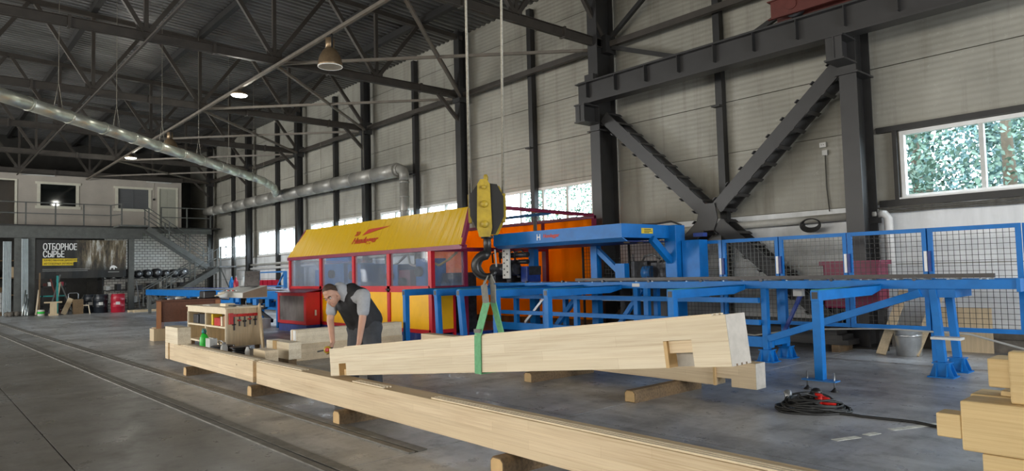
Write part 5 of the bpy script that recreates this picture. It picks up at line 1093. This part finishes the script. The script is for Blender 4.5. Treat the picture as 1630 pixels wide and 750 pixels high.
t = thing('white_canister', 'white canister at the right front corner of the workbench', 'canister', (-13.15, 4.42, 0)); MB().lathe((-13.15, 4.42, 0), [(.06, 0), (.065, .02), (.065, .22), (.055, .26), (.035, .29), (0, .29)], 16).build('canister_body', 'offwhite', t); MB().cyl((-13.15, 4.42, .29), (-13.15, 4.42, .32), .03, 10).build('cap', 'greymetal', t)
t = thing('foam_can', 'white aerosol foam can standing on the floor board', 'can', (-11.8, 4.35, .05)); MB().lathe((-11.8, 4.35, .05), [(.035, 0), (.04, .01), (.04, .22), (.025, .25), (.02, .28), (0, .28)], 14).build('can_body', 'white', t); MB().lathe((-11.8, 4.35, .12), [(.0405, 0), (.0405, .06)], 14).build('print_band', 'drumred', t)
for k, (x, w_, mt) in enumerate(((-16.6, .5, 'offwhite'), (-15.6, .35, 'plyedge'), (-15.25, .3, 'black'), (-14.95, .15, 'offwhite'))): MB().box(x, x+w_, 5.1+.06*k, 5.3+.06*k, zh, zh+[.015, .06, .03, .012][k]).build('bench_item', mt, label=['white paper sheet on the workbench', 'small wood offcut on the workbench', 'black marker tray on the workbench', 'white paper slip at the right of the workbench'][k], cat=['paper', 'offcut', 'tray', 'paper'][k])
# desk
dr = Matrix.Rotation(math.radians(-20), 3, 'Z')
dk_ = thing('brown_desk', 'brown laminate desk raised on wooden blocks', 'desk', (-19.0, 4.78, 0), dr)
DL = 1.35
MB().box(-.35, .37, -.03, DL+.1, .97, 1.0).build('desk_top', 'desk', dk_, local=True); MB().box(.24, .27, .06, DL, .45, .97).build('modesty_panel', 'desk', dk_, local=True)
for y in (.0, DL): MB().box(-.33, .36, y-.02, y+.09, .3, .97).build('leg_panel', 'desk_edge', dk_, local=True)
for k, (a, b) in enumerate(((.2, .03), (-.2, .03), (.2, DL+.03), (-.2, DL+.03))):
    p = V((-19.0, 4.78, 0))+dr @ V((a, b, 0)); MB().box(p.x-.19, p.x+.19, p.y-.17, p.y+.17, 0, .3).build('wooden_block', 'ply', label=['near left wooden block under the brown desk', 'rear left wooden block under the brown desk', 'near right wooden block under the brown desk', 'rear right wooden block under the brown desk'][k], cat='block')
for k in range(8):
    p = V((-19.0, 4.78, 1.0))+dr @ V((.1*((k*3) % 5-2), .12+.17*k, 0))
    mt = ['black', 'greymetal', 'offwhite', 'darkmetal'][k % 4]
    if k == 6: MB().box(p.x-.2, p.x+.2, p.y-.15, p.y+.15, p.z, p.z+.2).build('power_tool', 'black', label='black power tool on the right half of the brown desk', cat='tool', bev=.03)
    else: MB().lathe(p, [(.09, 0), (.1, .01), (.1, .02+.012*(k % 3)), (.03, .04+.012*(k % 3)), (0, .045+.012*(k % 3))], 14).build('saw_disc', mt, label=ORD[k]+' small round disc from the left on the brown desk', cat='disc', group='discs on the brown desk')
p = V((-19.0, 4.78, 1.0))+dr @ V((.2, 1.2, 0)); MB().bar(p+V((0, 0, .02)), p+V((.2, .3, .14)), .05, .03).build('wooden_mallet', 'plyedge', label='pale wooden mallet on the right end of the brown desk', cat='mallet')
# control console with laptop
co = thing('control_console', 'grey sloping control console on a black pedestal in front of the infeed', 'console', (-18.4, 6.65, 0))
MB().prism([(-19.3, 6.32, 1.0), (-19.3, 6.32, 1.13), (-19.3, 6.95, 1.3), (-19.3, 6.95, 1.0)], (1.85, 0, 0)).build('console_body', 'offwhite', co)
MB().prism([(-17.45, 6.33, 1.01), (-17.45, 6.33, 1.125), (-17.45, 6.94, 1.29), (-17.45, 6.94, 1.01)], (.01, 0, 0)).build('side_plate', 'consolegrey', co)
MB().cyl((-18.3, 6.65, .03), (-18.3, 6.65, 1.0), .07, 14).build('pedestal', 'black', co); MB().lathe((-18.3, 6.65, 0), [(.35, 0), (.35, .02), (.1, .06), (.07, .08)], 18).build('base', 'black', co)
for k in range(8): MB().box(-19.15+.12*k, -19.07+.12*k, 6.45, 6.53, 1.165, 1.19).build('key', ['black', 'offwhite', 'redplastic'][k % 3], co)
lp = thing('laptop', 'black laptop with its screen open on the control console', 'laptop', (-18.05, 6.78, 1.27), Matrix.Rotation(math.radians(48.5), 3, 'Z'))
MB().box(-.2, .2, -.3, 0, .0, .02).build('keyboard_base', 'black', lp, local=True)
MB().prism([(-.2, .0, .0), (-.2, .05, .42), (-.2, .065, .42), (-.2, .015, .0)], (.4, 0, 0)).build('lid', 'black', lp, local=True)
MB().prism([(-.18, -.003, .03), (-.18, .043, .395), (-.18, .046, .395), (-.18, .0, .03)], (.36, 0, 0)).build('screen', 'screen', lp, local=True)

# ================================================================== FLOOR CABLE
cc = thing('extension_cable', 'black extension cable coil with red sockets on the floor, its tail running right', 'cable', (-3.25, 6.9, 0))
random.seed(3)
for k in range(16):
    a0 = random.uniform(0, 6); rx, ry = .36-.012*k+random.uniform(-.04, .03), .2-.006*k+random.uniform(-.03, .03)
    ox, oy = random.uniform(-.05, .05), random.uniform(-.05, .05); til = random.uniform(-.06, .06)
    pts = []
    for i in range(30):
        a = 2*PI*i/30; u, v = rx*math.cos(a), ry*math.sin(a); c_, s_ = math.cos(.75), math.sin(.75)
        pts.append((-3.26+ox+u*c_-v*s_, 6.9+oy+u*s_+v*c_, max(.012, .02+.007*k+til*math.cos(a+a0))))
    MB().tube(pts, .011, 6, True).build('loop', 'cable', cc)
MB().tube([(-3.2, 6.8, .05), (-3.05, 6.9, .012), (-2.9, 6.95, .012), (-2.8, 6.93, .012), (-2.6, 6.96, .012), (-2.35, 7.0, .012), (-2.15, 6.93, .012), (-1.5, 6.6, .012), (-.5, 6.3, .012)], .013, 8).build('tail', 'cable', cc)
for k, (x, y, z) in enumerate(((-3.24, 7.05, .13), (-3.12, 6.95, .12))):
    s1 = MB().lathe((x-.06, y-.04, z), [(.035, 0), (.045, .01), (.045, .07), (.03, .09), (.02, .14)], 14, (.8, .4, -.15)).build('red_socket', 'redplastic', cc); MB().lathe((x-.09, y-.06, z), [(.05, 0), (.055, .03), (.04, .045)], 14, (.8, .4, -.15)).build('socket_cap', 'black' if k == 0 else 'redplastic', s1)
MB().lathe((-3.5, 6.88, .1), [(.03, 0), (.04, .01), (.04, .08), (.02, .1)], 12, (-.3, .3, .8)).build('grey_plug', 'greymetal', cc); MB().ball((-3.3, 7.08, .17), .06, 12, (1, 1, .7)).build('black_lid', 'black', cc)
for k, (a, b) in enumerate((((-2.42, 6.6), (-2.2, 7.1)), ((-2.62, 5.9), (-2.52, 6.15)), ((-2.5, 6.25), (-2.46, 6.4)))): MB().bar((a[0], a[1], .001), (b[0], b[1], .001), .07, .002).build('floor_tape', 'tape', label=['longest piece of worn tape on the floor near the right stack', 'worn tape scrap on the floor nearest the long timber', 'tiny worn tape scrap between the two longer pieces'][k], cat='tape', group='worn floor tape')

# ================================================================== OUTSIDE
MB().box(-90, 60, YW+.2, 120, -.6, -.4).build('outside_ground', 'grass', kind='structure')
random.seed(11)
def tree(x, y, h, r, mat, lab):
    t = thing('tree', lab, 'tree', (x, y, -.4), group='trees outside the windows')
    MB().tube([(x, y, -.4), (x+.1, y, h*.4), (x, y+.1, h*.8)], [.18, .14, .05], 8).build('trunk', 'trunk', t)
    vs, fs = [], []
    for i in range(13000 if r < 3 else 20000):
        d = V((random.gauss(0, 1), random.gauss(0, 1), random.gauss(0, 1))).normalized()*(r*random.uniform(.55, 1)**.6)
        c = V((x+d.x, y+d.y*.8, h*.5+d.z*h*.2*1.9/ max(.1, 1.9)*1.6))
        a = V((random.gauss(0, 1), random.gauss(0, 1), random.gauss(0, 1))).normalized(); b = a.orthogonal().normalized(); s_ = random.uniform(.04, .09)*r/2.2; o = len(vs)
        vs += [c-a*s_, c+b*s_*.6, c+a*s_, c-b*s_*.6]; fs.append((o, o+1, o+2, o+3))
    MB().add(vs, fs).build('foliage', mat, t, kind='stuff')
for k, (x, y, h, r) in enumerate(((-9.6, 19.5, 8.5, 2.3), (-6.6, 20.5, 9, 2.4), (-4.2, 19, 8.5, 2.2), (-1.6, 20.5, 9, 2.4), (1.2, 19.5, 8.5, 2.3), (-16, 24, 8, 2.6), (-25, 26, 7.5, 2.6), (-8, 26, 11, 3.6), (-3, 27, 11, 3.6), (2.5, 26, 11, 3.6))):
    tree(x, y, h, r, 'leaf2' if k % 2 else 'leaf', ['leafy tree outside, left of the near window', 'bluish leafy tree seen in the left pane of the near window', 'leafy tree seen behind the near window mullion', 'bluish leafy tree at the right of the near window', 'leafy tree outside beyond the right edge', 'bluish tree outside behind the orange enclosure window', 'leafy tree outside behind the hood windows', 'tall bluish background tree left outside the near window', 'tall background tree in the middle outside the near window', 'tall bluish background tree right outside the near window'][k])
# ================================================================== WORKER
man = thing('person', 'person in grey t-shirt and black work vest bending over the raised timber end', 'person', (-7.2, 4.0, 0))
def blob(name, mat, caps, balls=(), vox=.012, sm=6, parent=man):
    m = MB()
    for p, q, r0, r1 in caps:
        m.cone(p, q, r0, r1, 12); m.ball(p, r0, 12); m.ball(q, r1, 12)
    for c, r, sq, mt in balls: m.ball(c, r, 16, sq, mt)
    o = m.build(name, mat, parent)
    rm = o.modifiers.new('r', 'REMESH'); rm.mode = 'VOXEL'; rm.voxel_size = vox; rm.use_smooth_shade = True
    s_ = o.modifiers.new('s', 'SMOOTH'); s_.factor = .5; s_.iterations = sm
    bpy.context.view_layer.update()
    me = bpy.data.meshes.new_from_object(o.evaluated_get(bpy.context.evaluated_depsgraph_get())); o.modifiers.clear(); o.data = me
    for p in me.polygons: p.use_smooth = True
    return o
P, N = V((-7.2, 4.02, .9)), V((-7.21, 3.74, 1.335))
RS, LS = V((-7.36, 3.71, 1.25)), V((-6.95, 3.89, 1.27))
RE, RW = V((-7.34, 3.66, .99)), V((-7.17, 3.6, .755))
LE, LW = V((-6.9, 3.83, 1.0)), V((-6.82, 3.74, .755))
Hc = V((-7.19, 3.6, 1.28))
camr, toc, up = V((.663, .749, 0)), V((.749, -.663, 0)), V((0, 0, 1))
Hz = (up*.8-camr*.38+toc*.42).normalized()                    # chin to crown
Hf = (toc*.72-camr*.12-up*.62); Hf = (Hf-Hz*Hf.dot(Hz)).normalized()   # face direction
Hx = Hf.cross(Hz).normalized()
HM = Matrix((Hx, Hf, Hz)).transposed()
h = lambda a, b, c: Hc+HM @ V((a, b, c))
caps = [(N, Hc-Hz*.06-Hf*.02, .058, .055), (RS, RE, .05, .042), (RE, RW, .042, .028), (LS, LE, .05, .042), (LE, LW, .042, .028), (N+V((0, .05, -.09)), RS, .06, .05), (N+V((0, .05, -.09)), LS, .06, .05), (N+V((0, .02, -.06)), P.lerp(N, .4), .07, .1), (N, N+V((0, .03, -.06)), .055, .06)]
hands = []
def hand(wr, d, side, curl):
    d = V(d).normalized(); s_ = V(side); s_ = (s_-d*s_.dot(d)).normalized(); pn = d.cross(s_)
    pal = wr+d*.05
    for k in (-1, 0, 1): hands.append((wr+s_*.012*k, wr+d*.085+s_*.024*k, .019, .014))
    for k, ln in enumerate((.068, .078, .072, .055)):
        a = wr+d*.09+s_*(.03-.02*k); b = a+(d*(1-curl*.3)+pn*curl*.5).normalized()*ln*.5; c = b+(d*(1-curl)+pn*curl).normalized()*ln*.5
        hands.extend([(a, b, .0095, .0088), (b, c, .0088, .0072)])
    a = wr+d*.03+s_*.03; b = a+(d*.7+s_*.6+pn*.3).normalized()*.045; hands.extend([(a, b, .012, .0105), (b, b+(d*.8+pn*.5).normalized()*.03, .0105, .0085)])
hand(RW, (.28, -.3, -.75), (.75, -.5, .2), .55); hand(LW, (.2, -.45, -.6), (-.7, .2, .1), .35)
balls = [(Hc+Hz*.03-Hf*.012, .1, (.76, .95, 1.0), HM), (Hc-Hz*.035+Hf*.025, .08, (.78, .85, 1.05), HM), (h(0, .062, -.095), .03, (1, .8, .8), HM), (h(0, .1, -.03), .018, (.8, 1.0, 1.5), HM), (h(0, .085, .0), .012, (.8, 1, 2), HM),
         (h(.078, -.01, -.012), .026, (.4, .8, 1.25), HM), (h(-.078, -.01, -.012), .026, (.4, .8, 1.25), HM), (h(0, .082, .028), .03, (1.6, .5, .5), HM), (h(0, .085, -.07), .02, (1.3, .6, .6), HM)]
blob('body', 'skin', caps+hands, balls, .0062, 3)
for s_ in (-1, 1):
    e = MB().ball(h(.031*s_, .079, .006), .0105, 10).build('eye', 'offwhite', man); MB().ball(h(.031*s_, .0895, .004), .0055, 8).build('pupil', 'black', e)
    MB().tube([h(.012*s_, .092, .026), h(.031*s_, .092, .032), h(.052*s_, .08, .026)], .005, 6).build('eyebrow', 'hair', man)
MB().tube([h(-.022, .083, -.062), h(0, .09, -.06), h(.022, .083, -.062)], .004, 6).build('mouth', 'drumred', man)
# hair: short, receding above the forehead
m = MB(); nn, kk = 24, 10; vs = []
for i in range(kk+1):
    for j in range(nn):
        a = 2*PI*j/nn; f = math.sin(a)                          # +1 towards the face
        tmax = (1.75 if f < -.2 else 1.75-(f+.2)*1.0)
        if f > .55: tmax = .78+.22*abs(math.cos(a))
        tt = tmax*i/kk
        vs.append(Hc+Hz*.03-Hf*.012+HM @ V((math.sin(tt)*math.cos(a)*.0815, math.sin(tt)*math.sin(a)*.1005, math.cos(tt)*.1055)))
m.add(vs, [(i*nn+j, (i+1)*nn+j, (i+1)*nn+(j+1) % nn, i*nn+(j+1) % nn) for i in range(kk) for j in range(nn)], True).build('hair', 'hair', man)
# clothes
C1 = P.lerp(N, .35)+V((0, .03, .0)); C2 = P.lerp(N, .75)+V((.0, .03, -.01))
RSs, LSs = RS+V((.02, .0, .0)), LS+V((-.02, 0, 0))
blob('t_shirt', 'tshirt', [(C1, C2, .125, .14), (C2, RSs, .12, .076), (C2, LSs, .12, .08), (RSs, RS.lerp(RE, .62), .075, .066), (LSs, LS.lerp(LE, .66), .08, .07), (N+V((0, .02, -.03)), N+V((-.0, -.02, .01)), .1, .085), (N+V((.02, .04, -.02)), Hc.lerp(N, .66), .08, .062)], vox=.011)
lat = (LS-RS).normalized()
blob('work_vest', 'vest', [(P+V((0, 0, .0))-lat*.06, C2-lat*.05, .14, .135), (P+lat*.06, C2+lat*.06, .145, .14), (C2-lat*.05, N.lerp(RS, .45)+V((0, .02, -.03)), .13, .075), (C2+lat*.05, N.lerp(LS, .5)+V((0, .03, -.02)), .135, .08), (C1-V((0, .06, .02)), C2-V((0, .05, .06)), .12, .11), (N+V((.05, .1, -.015)), C2+V((.06, .08, -.02)), .098, .13), (C2+V((.1, .1, -.04)), P+V((.07, .06, .08)), .12, .13), (N+V((.09, .11, -.03)), LS+V((-.09, .03, .0)), .09, .085)], vox=.011)
RH, LH = P-lat*.09+V((0, 0, -.02)), P+lat*.095+V((0, 0, -.02))
RK, RA = V((-7.3, 3.93, .48)), V((-7.29, 3.86, .12)); LK, LA = V((-7.08, 4.07, .48)), V((-7.05, 4.08, .12))
blob('trousers', 'trousers', [(RH, LH, .14, .14), (P+V((0, 0, .1)), P, .135, .15), (RH, RK, .118, .092), (RK, RA, .092, .08), (LH, LK, .12, .094), (LK, LA, .094, .082)], vox=.012)
for A, dv in ((RA, V((-.02, -.98, 0))), (LA, V((.1, -.98, 0)))):
    blob('boot', 'rubber', [(A+V((0, 0, .0)), A+V((0, .01, -.06)), .062, .055), (A+V((0, .03, -.07)), A+dv*.16+V((0, 0, -.078)), .05, .042)], vox=.01)
# tool in the right hand
t = thing('tape_measure', 'orange and black hand tool held at the end of the raised timber', 'tool', (-6.98, 3.45, .66))
MB().lathe((-7.03, 3.47, .69), [(.02, -.02), (.04, -.018), (.04, .018), (.02, .02)], 16, (.75, -.66, .1)).build('case', 'hookyellow', t); MB().lathe((-7.03, 3.47, .69), [(.018, -.024), (.024, -.022), (.024, .022), (.018, .024)], 12, (.75, -.66, .1)).build('button', 'redplastic', t)
MB().bar((-7.06, 3.44, .685), (-7.11, 3.39, .672), .022, .016).build('blade', 'black', t); MB().bar((-7.0, 3.49, .7), (-7.1, 3.55, .69), .03, .03).build('grip', 'black', t)
